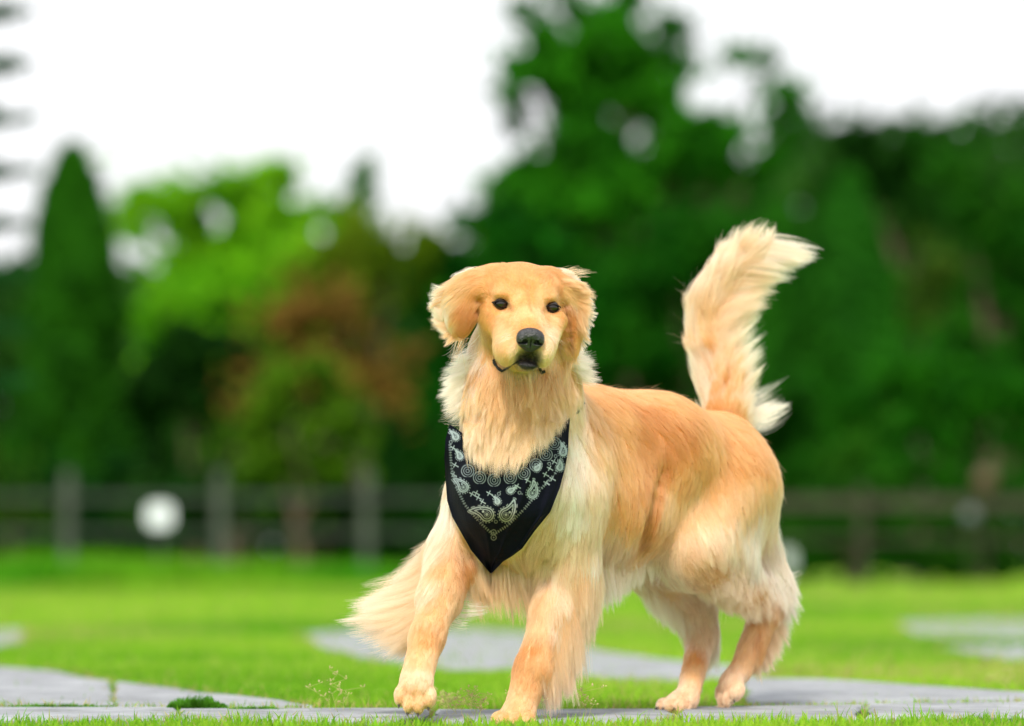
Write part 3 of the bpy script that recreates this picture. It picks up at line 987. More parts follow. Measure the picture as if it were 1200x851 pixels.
def surface_nets(F, lo, vox):
    nx, ny, nz = F.shape
    s = F < 0
    cell = np.zeros((nx - 1, ny - 1, nz - 1), bool)
    allin = np.ones_like(cell)
    for dx in (0, 1):
        for dy in (0, 1):
            for dz in (0, 1):
                c = s[dx:nx - 1 + dx, dy:ny - 1 + dy, dz:nz - 1 + dz]
                cell |= c; allin &= c
    cell &= ~allin
    idx = np.argwhere(cell)
    vid = np.full(cell.shape, -1, np.int64); vid[cell] = np.arange(len(idx))
    acc = np.zeros((len(idx), 3)); cnt = np.zeros(len(idx))
    x, y, z = idx.T
    cor = [(a, b, c) for a in (0, 1) for b in (0, 1) for c in (0, 1)]
    for i, a in enumerate(cor):
        for b in cor[i + 1:]:
            if sum(abs(p - q) for p, q in zip(a, b)) != 1: continue
            fa = F[x + a[0], y + a[1], z + a[2]]; fb = F[x + b[0], y + b[1], z + b[2]]
            m = (fa < 0) != (fb < 0)
            t = np.where(m, fa / np.where(m, fa - fb, 1), 0)
            p = np.array(a) + (np.array(b) - np.array(a)) * t[:, None]
            acc[m] += p[m]; cnt[m] += 1
    V = lo + vox * (idx + acc / cnt[:, None])
    quads = []
    for ax in range(3):
        o1, o2 = (ax + 1) % 3, (ax + 2) % 3
        sl = [slice(None)] * 3; sl2 = [slice(None)] * 3
        sl[ax] = slice(0, -1); sl2[ax] = slice(1, None)
        a = s[tuple(sl)]; b = s[tuple(sl2)]
        e = np.argwhere(a != b)
        e = e[(e[:, o1] > 0) & (e[:, o2] > 0) & (e[:, o1] < F.shape[o1] - 1) & (e[:, o2] < F.shape[o2] - 1)]
        flip = b[tuple(e.T)]
        def g(d1, d2):
            q = e.copy(); q[:, o1] -= d1; q[:, o2] -= d2
            return vid[tuple(q.T)]
        q = np.stack([g(1, 1), g(0, 1), g(0, 0), g(1, 0)], 1)
        q[flip] = q[flip][:, ::-1]
        quads.append(q)
    return V, np.concatenate(quads)

def sample(p, G=None):
    q = (np.asarray(p) - lo) / VOX
    q = np.clip(q, 0, np.array(F.shape) - 1.001)
    i = q.astype(np.int64); f = q - i
    r = 0
    for dx in (0, 1):
        for dy in (0, 1):
            for dz in (0, 1):
                w = (f[:, 0] if dx else 1 - f[:, 0]) * (f[:, 1] if dy else 1 - f[:, 1]) * (f[:, 2] if dz else 1 - f[:, 2])
                r = r + w * F[i[:, 0] + dx, i[:, 1] + dy, i[:, 2] + dz]
    return r
def grad(p, e=.005):
    g = np.stack([sample(p + np.eye(3)[k] * e) - sample(p - np.eye(3)[k] * e) for k in range(3)], 1)
    return norm(g)
def surf(px, py):
    o = CAM; dr = norm(ray_dir(px, py)); t = np.arange(6.0, 7.3, .002)
    s = sample(o + dr * t[:, None]); k = np.argmax(s < 0)
    return o + dr * t[k]
# the fold where the flank slips under the thigh
for i_, (px, py) in enumerate([(777, 552), (773, 568), (769, 584), (765, 600), (761, 616), (757, 632), (754, 648)]):
    q_ = surf(px, py); carve(q_ - grad(q_[None])[0] * -.004, .0055 + .0022 * i_, .018)
for (px, py) in [(663, 358), (664, 370), (666, 382), (667, 394), (668, 406), (561, 352), (561, 364), (560, 376), (557, 388)]:
    q_ = surf(px, py); carve(q_ + grad(q_[None])[0] * .001, .0055, .006)
for i_, (px, py) in enumerate([(548, 640), (553, 655), (640, 660), (640, 680)]):
    q_ = surf(px, py); carve(q_ - grad(q_[None])[0] * -.006, .012, .02)
BV, BQ = surface_nets(F, lo, VOX)
BN = grad(BV)
bvh = BVHTree.FromPolygons([tuple(v) for v in BV.tolist()], BQ.tolist(), epsilon=0.0)

# region of every vertex = nearest primitive
def region_of(p):
    best = np.full(len(p), 9.0); reg = np.zeros(len(p), int)
    for kind, data, k, r in PR:
        d = prim_d(kind, data, p)
        m = d < best; best[m] = d[m]; reg[m] = REG[r]
    return reg
VREG = region_of(BV)

# ---- grooming guides: pixel, comb direction in the picture, length, lift, colour
Cg = np.array([.80, .37, .12]); Co = np.array([.66, .25, .07]); Cc = np.array([.95, .66, .42]); Cw = np.array([.96, .80, .67]); Ct = np.array([.88, .52, .24])
Cb = np.array([.42, .17, .05]); Ck = np.array([.02, .017, .018])
CO = dict(g=Cg, o=Co, c=Cc, w=Cw, t=Ct, b=Cb, k=Ck)
GU = []
def g(px, py, dx, dy, L, lift, c, Y=6.6):
    o = Vector(CAM); d = Vector(ray_dir(px, py)).normalized()
    hit = bvh.ray_cast(o, d)
    if hit[0] is None or hit[3] > 9:
        hit = bvh.find_nearest(Vector(P(px, py, Y)))
    p, n = np.array(hit[0]), np.array(hit[1])
    dr = np.array([dx, 0, -dy], float)
    dr = dr - n * (dr @ n)
    if np.linalg.norm(dr) < 1e-3: dr = np.array([0, 0, -1.])
    GU.append((p, n, norm(dr), L, lift, CO[c] if isinstance(c, str) else np.array(c)))
def g3(p, n, d, L, lift, c):
    n = norm(n); d = np.array(d, float); d = d - n * (d @ n)
    GU.append((np.array(p), n, norm(d), L, lift, CO[c] if isinstance(c, str) else np.array(c)))

# head (short)
for (px, py, dx, dy, L, c) in [
    (612, 313, 0, -1, .012, 'g'), (612, 325, 0, -1, .010, 'g'), (590, 322, -.6, -1, .011, 'g'), (634, 324, .6, -1, .011, 'g'), (575, 335, -1, -.6, .011, 'g'), (654, 338, 1, -.5, .011, 'g'),
    (620, 345, .1, -1, .006, 'g'), (618, 335, 0, -1, .008, 'g'), (619, 352, 0, -1, .005, 'g'), (604, 345, -.3, -1, .006, 't'), (634, 347, .3, -1, .006, 't'), (585, 342, -.8, -.6, .007, 't'), (649, 348, .8, -.6, .007, 't'),
    (620, 368, 0, -1, .0045, 't'), (620, 378, 0, -1, .004, 'g'), (606, 372, -.5, -.8, .005, 't'), (634, 374, .5, -.8, .005, 't'), (590, 372, -1, .2, .007, 't'), (580, 368, -1, .5, .008, 'g'), (650, 375, 1, .3, .007, 't'), (659, 372, 1, .6, .008, 'g'),
    (598, 385, -.9, .3, .006, 't'), (642, 390, .9, .3, .006, 'c'), (585, 388, -1, .5, .009, 't'), (652, 392, 1, .5, .009, 'c'), (574, 380, -.8, 1, .012, 'g'), (664, 385, .7, 1, .012, 'g'),
    (592, 405, -.8, .6, .006, 't'), (602, 412, -.5, .8, .005, 'c'), (642, 410, .5, .8, .005, 'c'), (588, 418, -.6, .8, .008, 't'), (580, 405, -.7, .8, .012, 't'), (656, 405, .5, 1, .010, 't'), (645, 425, .3, 1, .008, 'c'),
    (612, 437, 0, 1, .006, (.62, .42, .30)), (625, 437, 0, 1, .006, (.62, .42, .30)), (602, 437, -.3, 1, .007, (.70, .44, .24)), (575, 420, -.5, 1, .018, 'g'), (662, 420, .4, 1, .016, 'g')]:
    g(px, py, dx, dy, L, .10, c, 6.3)
for (px, py) in ((586, 345), (648, 350)): g(px, py, -1 if px < 610 else 1, -.5, .005, .05, 'g')
# ears
for (px, py, dx, dy, L, lf, c) in [
    (560, 322, -1, .35, .022, .2, 'g'), (545, 330, -1, .5, .030, .25, 't'), (553, 345, -.5, 1, .022, .12, 'g'), (547, 360, -.5, 1, .024, .12, 'o'), (550, 380, -.35, 1, .022, .1, 'o'), (540, 395, -.3, 1, .022, .1, 'o'),
    (530, 345, -1, .5, .035, .2, 't'), (520, 360, -1, .35, .035, .25, 'w'), (525, 380, -1, .6, .030, .25, 'w'), (535, 372, -.6, 1, .026, .15, 't'), (532, 395, -.5, 1, .026, .2, 't'),
    (660, 325, 1, .3, .022, .2, 'g'), (672, 330, 1, .5, .028, .22, 't'), (675, 345, .6, 1, .026, .15, 't'), (670, 365, .15, 1, .024, .1, 'o'), (675, 390, .15, 1, .024, .1, 'o'), (680, 410, .1, 1, .022, .1, 'g'),
    (688, 355, .8, .8, .030, .22, 'w'), (692, 380, .6, 1, .028, .22, 't'), (668, 380, -.05, 1, .020, .1, 'o')]:
    g(px, py, dx, dy, L, lf, c, 6.4)
# ruff and neck
for (px, py, dx, dy, L, lf, c) in [
    (545, 420, -.5, 1, .05, .35, 'w'), (530, 450, -.6, 1, .05, .35, 'w'), (560, 430, -.2, 1, .045, .25, 'o'), (575, 450, 0, 1, .045, .22, 'g'), (600, 455, .1, 1, .045, .22, 'o'), (625, 452, .2, 1, .045, .22, 'g'), (648, 440, .3, 1, .045, .22, 'o'),
    (665, 430, .5, 1, .045, .25, 'g'), (680, 435, .9, .8, .05, .3, 'w'), (545, 475, -.3, 1, .05, .25, 'c'), (565, 485, 0, 1, .055, .25, 'g'), (590, 490, .15, 1, .055, .25, 'g'), (615, 490, .1, 1, .055, .25, 'g'), (640, 480, -.1, 1, .055, .25, 't'), (658, 475, 0, 1, .05, .25, 'c'),
    (550, 515, .15, 1, .06, .3, 'c'), (575, 530, .1, 1, .06, .3, 't'), (600, 530, .1, 1, .06, .3, 'g'), (625, 520, -.1, 1, .06, .3, 't'), (645, 505, -.2, 1, .055, .3, 'c'), (535, 490, -.1, 1, .05, .3, 'c')]:
    g(px, py, dx, dy, L, lf, c, 6.4)
# chest and shoulders
for (px, py, dx, dy, L, lf, c) in [
    (515, 560, -.15, 1, .045, .2, 'c'), (512, 600, -.2, 1, .045, .2, 'c'), (530, 590, 0, 1, .045, .15, 'w'), (520, 635, -.3, 1, .045, .2, 'c'), (545, 640, .1, 1, .04, .15, 't'), (560, 655, .3, 1, .04, .15, 'c'),
    (580, 640, .1, 1, .06, .2, 'c'), (600, 670, .15, 1, .07, .25, 'c'), (620, 660, 0, 1, .06, .2, 'c'), (590, 690, .1, 1, .07, .25, 't'), (575, 600, 0, 1, .05, .2, 'c'), (640, 620, 0, 1, .05, .2, 'c'),
    (650, 570, -.1, 1, .045, .15, 'w'), (670, 600, 0, 1, .045, .15, 'w'), (675, 560, .1, 1, .045, .12, 'w'), (668, 520, .1, 1, .04, .12, 'w'), (655, 640, -.05, 1, .045, .15, 'c'), (690, 640, .05, 1, .05, .18, 'c'), (680, 490, .2, 1, .035, .1, 'c')]:
    g(px, py, dx, dy, L, lf, c, 6.5)
# back and flank
for (px, py, dx, dy, L, lf, c) in [
    (690, 460, 1, .25, .035, .08, 'g'), (720, 458, 1, .2, .035, .08, 'g'), (760, 462, 1, .25, .035, .08, 'g'), (800, 475, 1, .4, .035, .08, 'g'), (835, 488, 1, .45, .035, .1, 'g'), (860, 500, .8, .6, .035, .12, 'g'),
    (695, 490, .8, .7, .035, .08, 'g'), (725, 490, .9, .6, .035, .07, 'g'), (755, 495, .9, .75, .035, .07, 'o'), (780, 510, .55, 1, .035, .07, 'o'), (780, 540, .1, 1, .035, .07, 'o'), (805, 510, .7, .9, .035, .08, 'o'), (825, 525, .8, .9, .035, .08, 'g'),
    (705, 530, .35, 1, .038, .08, 't'), (735, 540, .3, 1, .038, .07, 'g'), (762, 560, .0, 1, .038, .07, 'o'), (768, 590, -.2, 1, .038, .07, 'o'), (760, 620, -.3, 1, .038, .07, 'o'), (700, 570, .1, 1, .04, .1, 'c'), (720, 590, .1, 1, .04, .08, 'g'), (745, 600, -.1, 1, .04, .08, 'g'),
    (765, 600, -.35, 1, .038, .08, 'o'), (700, 620, .1, 1, .045, .12, 'c'), (725, 635, .05, 1, .05, .14, 'c'), (750, 640, -.15, 1, .05, .14, 't'), (700, 660, .1, 1, .06, .25, 'w'), (725, 665, .1, 1, .06, .25, 'c'), (745, 672, .0, 1, .05, .25, 'c'),
    (850, 520, .8, .8, .035, .1, 'g'), (880, 515, .6, 1, .035, .12, 'g'), (895, 540, .4, 1, .035, .12, 'g'), (865, 545, .5, 1, .035, .1, 'g'), (835, 555, .2, 1, .035, .08, 'g')]:
    g(px, py, dx, dy, L, lf, c, 6.75)
# haunch and hind legs
for (px, py, dx, dy, L, lf, c) in [
    (800, 560, -.2, 1, .035, .08, 'g'), (785, 590, -.4, 1, .035, .08, 't'), (775, 625, -.4, 1, .035, .1, 'g'), (810, 590, -.1, 1, .04, .1, 't'), (840, 590, .1, 1, .04, .1, 't'), (870, 580, .3, 1, .04, .12, 't'), (900, 575, .2, 1, .04, .15, 't'),
    (905, 605, 0, 1, .045, .15, 'c'), (880, 620, .2, 1, .05, .15, 'w'), (850, 630, .3, 1, .05, .12, 'c'), (820, 630, .3, 1, .04, .1, 'c'), (795, 640, 0, 1, .04, .1, 'c'), (785, 665, .2, 1, .035, .12, 'c'),
    (815, 655, .8, .7, .035, .1, 't'), (840, 672, 1, .5, .035, .1, 'g'), (865, 675, .8, .6, .04, .15, 'c'), (885, 660, .5, 1, .05, .2, 'w'), (905, 680, .6, 1, .05, .3, 'w'), (885, 700, .3, 1, .03, .15, 'g'),
    (900, 715, -.1, 1, .035, .25, 'g'), (885, 740, -.3, 1, .028, .2, 't'), (875, 765, -.3, 1, .022, .12, 't'), (893, 745, .1, 1, .05, .4, 'o'), (862, 795, -.3, 1, .012, .1, 'c'),
    (765, 690, .3, 1, .045, .15, 't'), (790, 700, .3, 1, .045, .2, 'c'), (810, 725, .1, 1, .04, .2, 'c'), (825, 745, -.05, 1, .035, .25, 'c'), (808, 770, -.1, 1, .018, .1, 'g'), (815, 790, -.1, 1, .022, .15, 't'), (800, 805, -.3, 1, .012, .1, 'c'), (770, 832, -1, .2, .009, .08, 'c')]:
    g(px, py, dx, dy, L, lf, c, 6.85)
# front legs
for (px, py, dx, dy, L, lf, c) in [
    (525, 665, -.25, 1, .035, .12, 't'), (545, 665, .1, 1, .03, .12, 'o'), (510, 690, -.4, 1, .035, .15, 'c'), (525, 700, -.3, 1, .025, .1, 't'), (505, 720, -.2, 1, .022, .1, 't'), (500, 745, -.15, 1, .020, .1, 'g'), (498, 770, -.1, 1, .016, .1, 't'), (490, 795, -.1, 1, .012, .1, 'c'), (485, 818, -.1, 1, .009, .08, 't'),
    (650, 670, 0, 1, .04, .15, 'c'), (640, 700, -.1, 1, .035, .22, 't'), (660, 700, 0, 1, .035, .15, 'c'), (635, 730, -.15, 1, .034, .22, 't'), (655, 730, -.1, 1, .04, .25, 'c'), (625, 760, -.15, 1, .030, .2, 'o'), (640, 770, -.1, 1, .034, .22, 'g'), (618, 790, -.2, 1, .024, .18, 'g'), (630, 795, -.1, 1, .02, .1, 'g'), (610, 820, -.3, 1, .012, .08, 't'), (600, 840, -.5, .8, .009, .08, 't')]:
    g(px, py, dx, dy, L, lf, c, 6.5)
# tail
for (px, py, dx, dy, L, lf, c) in [
    (862, 490, 0, -1, .04, .2, 'g'), (860, 465, -.1, -1, .06, .5, 'o'), (855, 430, -.1, -1, .07, .6, 'g'), (850, 400, -.1, -1, .08, .55, 't'), (848, 370, 0, -1, .09, .5, 'c'), (850, 340, .3, -1, .09, .4, 'c'), (870, 305, .8, -.6, .09, .3, 'c'), (895, 287, 1, -.2, .06, .15, 'c')]:
    g(px, py, dx, dy, L, lf, c, 7.03)
# the side turned away: mirror the trunk's and head's guides across the dog's own middle
ax_t = norm(PEL - FORE); side_t = norm(np.array([-ax_t[1], ax_t[0], 0.]))
mid_t = RIB
for t in list(GU):
    p = t[0]
    if sample(p[None])[0] > .02: continue
    ph = hl_inv(p)
    if abs(ph[0]) < .13 and abs(ph[1]) < .12 and ph[2] > -.1:
        continue
    px, py = project(p)
    if px > 690 and py < 640 and py > 445 and p[1] < 7.0:
        off = (p - mid_t) @ side_t
        q = p - 2 * off * side_t
        hit = bvh.find_nearest(Vector(q))
        q = np.array(hit[0]); n = np.array(hit[1])
        d = t[2] - 2 * (t[2] @ side_t) * side_t
        g3(q, n, d, t[3], t[4], t[5])
# back of the head and neck, belly
g3(HL(0, .05, -.03), v_, -w_, .015, .1, 'g'); g3(HL(0, .02, -.085), -w_, -v_ - w_, .03, .15, 'g')
g3(P(640, 450, 6.6), [.3, .8, .5], [.3, .6, -1], .04, .15, 'g')
for (px, Y) in ((640, 6.62), (700, 6.70), (760, 6.82)):
    g3(P(px, 660, Y), [0, 0, -1], [.5, .5, -.2], .05, .3, 'c')

GP_ = np.array([t[0] for t in GU]); GN_ = np.array([t[1] for t in GU]); GD_ = np.array([t[2] for t in GU])
GL_ = np.array([t[3] for t in GU]); GF_ = np.array([t[4] for t in GU]); GC_ = np.array([t[5] for t in GU])

def field(p, n, chunk=20000):
    D = np.zeros((len(p), 3)); L = np.zeros(len(p)); Fz = np.zeros(len(p)); C_ = np.zeros((len(p), 3))
    jit = (np.stack([vnoise(p, 26, 1), vnoise(p, 26, 2), vnoise(p, 26, 3)], 1) - .5) * .028
    for s in range(0, len(p), chunk):
        q = p[s:s + chunk]; m = n[s:s + chunk]
        d2 = ((q[:, None] - GP_[None]) ** 2).sum(-1)
        nn = np.clip(m @ GN_.T, -1, 1) * .5 + .5
        w = (nn ** 2 + .02) / (d2 + .00006) ** 1.8
        w /= w.sum(1, keepdims=True)
        D[s:s + chunk] = w @ GD_; L[s:s + chunk] = w @ GL_; Fz[s:s + chunk] = w @ GF_
        qj = q + jit[s:s + chunk] * np.clip(L[s:s + chunk] / .03, .12, 1)[:, None]
        d2 = ((qj[:, None] - GP_[None]) ** 2).sum(-1)
        w = (nn ** 2 + .02) / (d2 + .00003) ** 2.2
        w /= w.sum(1, keepdims=True)
        C_[s:s + chunk] = w @ GC_
    D = D - n * (D * n).sum(1, keepdims=True)
    return norm(D), L, Fz, C_

VD, VL, VF, VC = field(BV, BN)

# masks on the face: dark lips, chin, nose surround, eye rims
def seg_d(p, pts):
    best = np.full(len(p), 9.)
    for a, b in zip(pts[:-1], pts[1:]):
        a = np.array(a); b = np.array(b); ba = b - a
        t = np.clip(((p - a) @ ba) / (ba @ ba), 0, 1)
        best = np.minimum(best, np.linalg.norm(p - a - t[:, None] * ba, axis=1))
    return best
def on_face(px, py):
    hit = bvh.ray_cast(Vector(CAM), Vector(ray_dir(px, py)).normalized())
    return np.array(hit[0]) if hit[0] is not None else P(px, py, 6.3)
MOUTH_PX = [(578.5, 421.5), (579.5, 426), (583, 431), (588, 435), (593, 432.5), (598, 428), (605, 424), (611, 426), (618, 428), (625, 427), (630, 428), (633, 433), (635, 437), (638.5, 435)]
MOUTH = [on_face(*q) for q in MOUTH_PX]
def face_dark(p):
    l = hl_inv(p)
    front = (l[:, 2] > .05)
    dm = seg_d(p, MOUTH)
    k = np.clip(1 - (dm - .0016) / .0036, 0, 1)
    cl_ = hl_inv(P(619.5, 421, 6.285))
    dn = np.hypot((l[:, 0] - cl_[0]) / 1.25, (l[:, 1] - cl_[1]) / 1.30)
    k2 = np.clip(1 - (dn - .0100) / .009, 0, 1) ** .6 * np.clip(1.0 + .5 * (vnoise(p, 500, 4) - .5), 0, 1) * (l[:, 2] > .07)
    k3 = np.zeros(len(p))
    for e in EYES:
        lw = (p - e) @ HM.T
        de = np.sqrt((lw[:, 0] / 1.45) ** 2 + (lw[:, 1] / .85) ** 2)
        k3 = np.maximum(k3, np.clip(1 - (de - .0072) / .0030, 0, 1) * (lw[:, 2] > -.004))
    return np.clip(np.maximum(k, k2), 0, 1) * front, k3
CREASE = [on_face(*q) for q in ((618, 338), (619, 346), (620, 356), (623, 366))]
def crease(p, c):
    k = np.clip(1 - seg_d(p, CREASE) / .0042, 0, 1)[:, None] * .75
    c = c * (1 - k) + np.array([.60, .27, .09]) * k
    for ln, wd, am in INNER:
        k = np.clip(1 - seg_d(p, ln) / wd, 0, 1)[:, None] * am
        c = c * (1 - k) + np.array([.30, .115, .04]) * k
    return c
INNER = [([on_face(*q) for q in ((664, 366), (666, 380), (668, 394), (670, 408))], .008, .85), ([on_face(*q) for q in ((562, 356), (561, 366), (559, 380), (553, 392))], .0045, .7),  # both ears: shade against the cheek painted into the fur, naturally darker there too
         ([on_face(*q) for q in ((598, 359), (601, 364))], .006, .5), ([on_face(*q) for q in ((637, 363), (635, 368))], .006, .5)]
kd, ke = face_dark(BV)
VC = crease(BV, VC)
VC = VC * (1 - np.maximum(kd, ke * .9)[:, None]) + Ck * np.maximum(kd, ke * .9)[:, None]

m_skin, sn, so = new_mat("dog_undercoat")
sb = pbsdf(sn, so, (.7, .45, .2), .85, .15)
sa = sn.nodes.new("ShaderNodeAttribute"); sa.attribute_name = "tint"
sn.links.new(sa.outputs['Color'], sb.inputs['Base Color'])

dog = mesh_obj("dog", BV, BQ, m_skin, None, smooth=True, colors=VC * .8)
tag(dog, "golden retriever walking with one front paw raised and a dark paisley bandana at its neck", "dog")

# ---- fur material
m_fur, fn, fo = new_mat("dog_fur")
fa = fn.nodes.new("ShaderNodeAttribute"); fa.attribute_name = "tint"
hb = fn.nodes.new("ShaderNodeBsdfHairPrincipled")
hb.model = 'CHIANG'; hb.parametrization = 'COLOR'
hb.inputs['Roughness'].default_value = .45
hb.inputs['Radial Roughness'].default_value = .7
hb.inputs['Coat'].default_value = 0.0
hb.inputs['Random Roughness'].default_value = .1
fn.links.new(fa.outputs['Color'], hb.inputs['Color'])
df = fn.nodes.new("ShaderNodeBsdfDiffuse"); fn.links.new(fa.outputs['Color'], df.inputs['Color'])
mx = fn.nodes.new("ShaderNodeMixShader"); mx.inputs[0].default_value = .35
fn.links.new(hb.outputs[0], mx.inputs[1]); fn.links.new(df.outputs[0], mx.inputs[2])
fn.links.new(mx.outputs[0], fo.inputs[0])

def make_curves(name, pts, rad, cols, parent, label=None):
    N, K = pts.shape[:2]
    hc = bpy.data.hair_curves.new(name)
    hc.add_curves([K] * N)
    hc.position_data.foreach_set('vector', pts.astype(np.float32).ravel())
    a = hc.attributes.new('radius', 'FLOAT', 'POINT'); a.data.foreach_set('value', rad.astype(np.float32).ravel())
    a = hc.attributes.new('tint', 'FLOAT_COLOR', 'POINT')
    c = np.ones((N, K, 4), np.float32); c[..., :3] = cols
    a.data.foreach_set('color', c.ravel())
    hc.materials.append(m_fur)
    o = bpy.data.objects.new(name, hc); COL.objects.link(o); o.parent = parent
    if label: o['label'] = label
    return o

# bandana region known before grooming (fur below the cloth is pressed flat, see further down)
def interp_poly(pts, t):
    pts = np.asarray(pts, float); s = np.r_[0, np.cumsum(np.linalg.norm(np.diff(pts, axis=0), axis=1))]; s /= s[-1]
    return np.stack([np.interp(t, s, pts[:, 0]), np.interp(t, s, pts[:, 1])], -1)
LEFT = [(527, 497), (522, 515), (520.5, 537), (522, 562), (524, 587), (530, 606), (539, 622), (552, 645), (566, 662), (574, 671.5)]
RIGHT = [(668, 490), (666.5, 508), (666, 528), (662, 550), (656, 572), (645, 600), (627, 622), (612, 643), (600, 652), (590, 658), (576, 672)]
NB = 300
tv = np.linspace(0, 1, NB)
Lp = interp_poly(LEFT, tv); Rp = interp_poly(RIGHT, tv)
sx = np.linspace(0, 1, NB)
PX = Lp[:, None, :] * (1 - sx)[None, :, None] + Rp[:, None, :] * sx[None, :, None]
sag = np.sin(math.pi * sx)[None, :] * (34 * (1 - tv) ** 1.4)[:, None]
PX[..., 1] += sag
# drape: distance of the cloth from the lens = in front of the coat, smoothed
coarse = 40
ic = np.linspace(0, NB - 1, coarse).astype(int)
Yd = np.zeros((coarse, coarse))
for a, i in enumerate(ic):
    for b, j in enumerate(ic):
        hit = bvh.ray_cast(Vector(CAM), Vector(ray_dir(*PX[i, j])).normalized())
        Yd[a, b] = hit[0][1] if hit[0] is not None and hit[0][1] < 6.75 else np.nan
for _ in range(60):    # fill the misses from their neighbours
    bad = np.isnan(Yd)
    if not bad.any(): break
    pad = np.pad(Yd, 1, constant_values=np.nan)
    nb = np.stack([pad[:-2, 1:-1], pad[2:, 1:-1], pad[1:-1, :-2], pad[1:-1, 2:]])
    import warnings
    with warnings.catch_warnings():
        warnings.simplefilter('ignore'); mn = np.nanmax(nb, 0)
    Yd[bad] = mn[bad] + .002
for _ in range(10):
    pad = np.pad(Yd, 1, mode='edge')
    sm_ = (pad[:-2, 1:-1] + pad[2:, 1:-1] + pad[1:-1, :-2] + pad[1:-1, 2:]) / 4
    Yd = np.minimum(sm_, Yd)
gi = np.linspace(0, coarse - 1, NB); i0 = np.minimum(gi.astype(int), coarse - 2); fi = gi - i0
Yf = Yd[i0] * (1 - fi)[:, None] + Yd[i0 + 1] * fi[:, None]
Yf = Yf[:, i0] * (1 - fi)[None, :] + Yf[:, i0 + 1] * fi[None, :]
TT, SS = np.meshgrid(tv, sx, indexing='ij')
# folds running from the knotted ends towards the point
fold = .0035 * np.sin(SS * 9 + TT * 7) * (1 - TT) * np.sin(math.pi * SS) ** .5 + .0045 * np.exp(-((SS - .93) / .03) ** 2) * (1 - TT) ** .6 + .004 * np.exp(-((SS - .86 - .1 * TT) / .02) ** 2) * (1 - TT) + .0022 * np.sin(TT * 19 + SS * 7 + 2 * np.sin(SS * 5)) + .004 * np.exp(-((SS - .2 - .25 * TT) / .035) ** 2) * (1 - TT) ** .5 + .003 * np.exp(-((SS - .72 + .15 * TT) / .03) ** 2)
edge_in = np.minimum(SS, 1 - SS)
Yf = Yf - .015 - fold * 1.3 + .006 * np.clip(1 - edge_in / .06, 0, 1) * (1 - TT)
BP = np.zeros((NB, NB, 3))
u__ = (PX[..., 0] - W0 / 2) / FPX; v__ = (H0 / 2 - PX[..., 1]) / FPX
dd_ = np.stack([u__, cp - v__ * sp, sp + v__ * cp], -1)
BP = CAM + dd_ * (Yf / dd_[..., 1])[..., None]


POLY = np.concatenate([Lp[::6], Rp[::-6]])
DRAPE = np.array([(515, 490), (528, 503), (543, 530), (548, 550), (577, 558), (603, 557), (618, 545), (639, 531), (656, 511), (666, 498), (680, 480)], float)
def cloth_y(px, py):
    """depth of the cloth where a strand crosses it"""
    t = np.clip((py - Lp[0, 1]) / (Lp[-1, 1] - Lp[0, 1]), 0, 1)
    i = (t * (NB - 1)).astype(int)
    l = PX[i, 0, 0]; r_ = PX[i, -1, 0]
    j = (np.clip((px - l) / np.maximum(r_ - l, 1), 0, 1) * (NB - 1)).astype(int)
    return BP[i, j, 1]
def cull(pts, seed):
    """drop strands that would stick through the cloth below the hair draped over its upper edge"""
    r = np.random.default_rng(seed + 5000)
    n, K = pts.shape[:2]
    px, py = project(pts.reshape(-1, 3))
    ins = in_poly(np.c_[px, py], POLY)
    lim = np.interp(px, DRAPE[:, 0], DRAPE[:, 1])
    jit = np.repeat(r.uniform(-14, 5, n), K)
    front = pts.reshape(-1, 3)[:, 1] < cloth_y(px, py) + .02
    bad = ins & front & (py > lim + jit)
    return ~bad.reshape(n, K).any(1)


def nearest_idx(tree_pts, q):
    from mathutils.kdtree import KDTree
    kd_ = KDTree(len(tree_pts))
    for i, p in enumerate(tree_pts.tolist()): kd_.insert(p, i)
    kd_.balance()
    return np.fromiter((kd_.find(p)[1] for p in q.tolist()), dtype=np.int64, count=len(q))

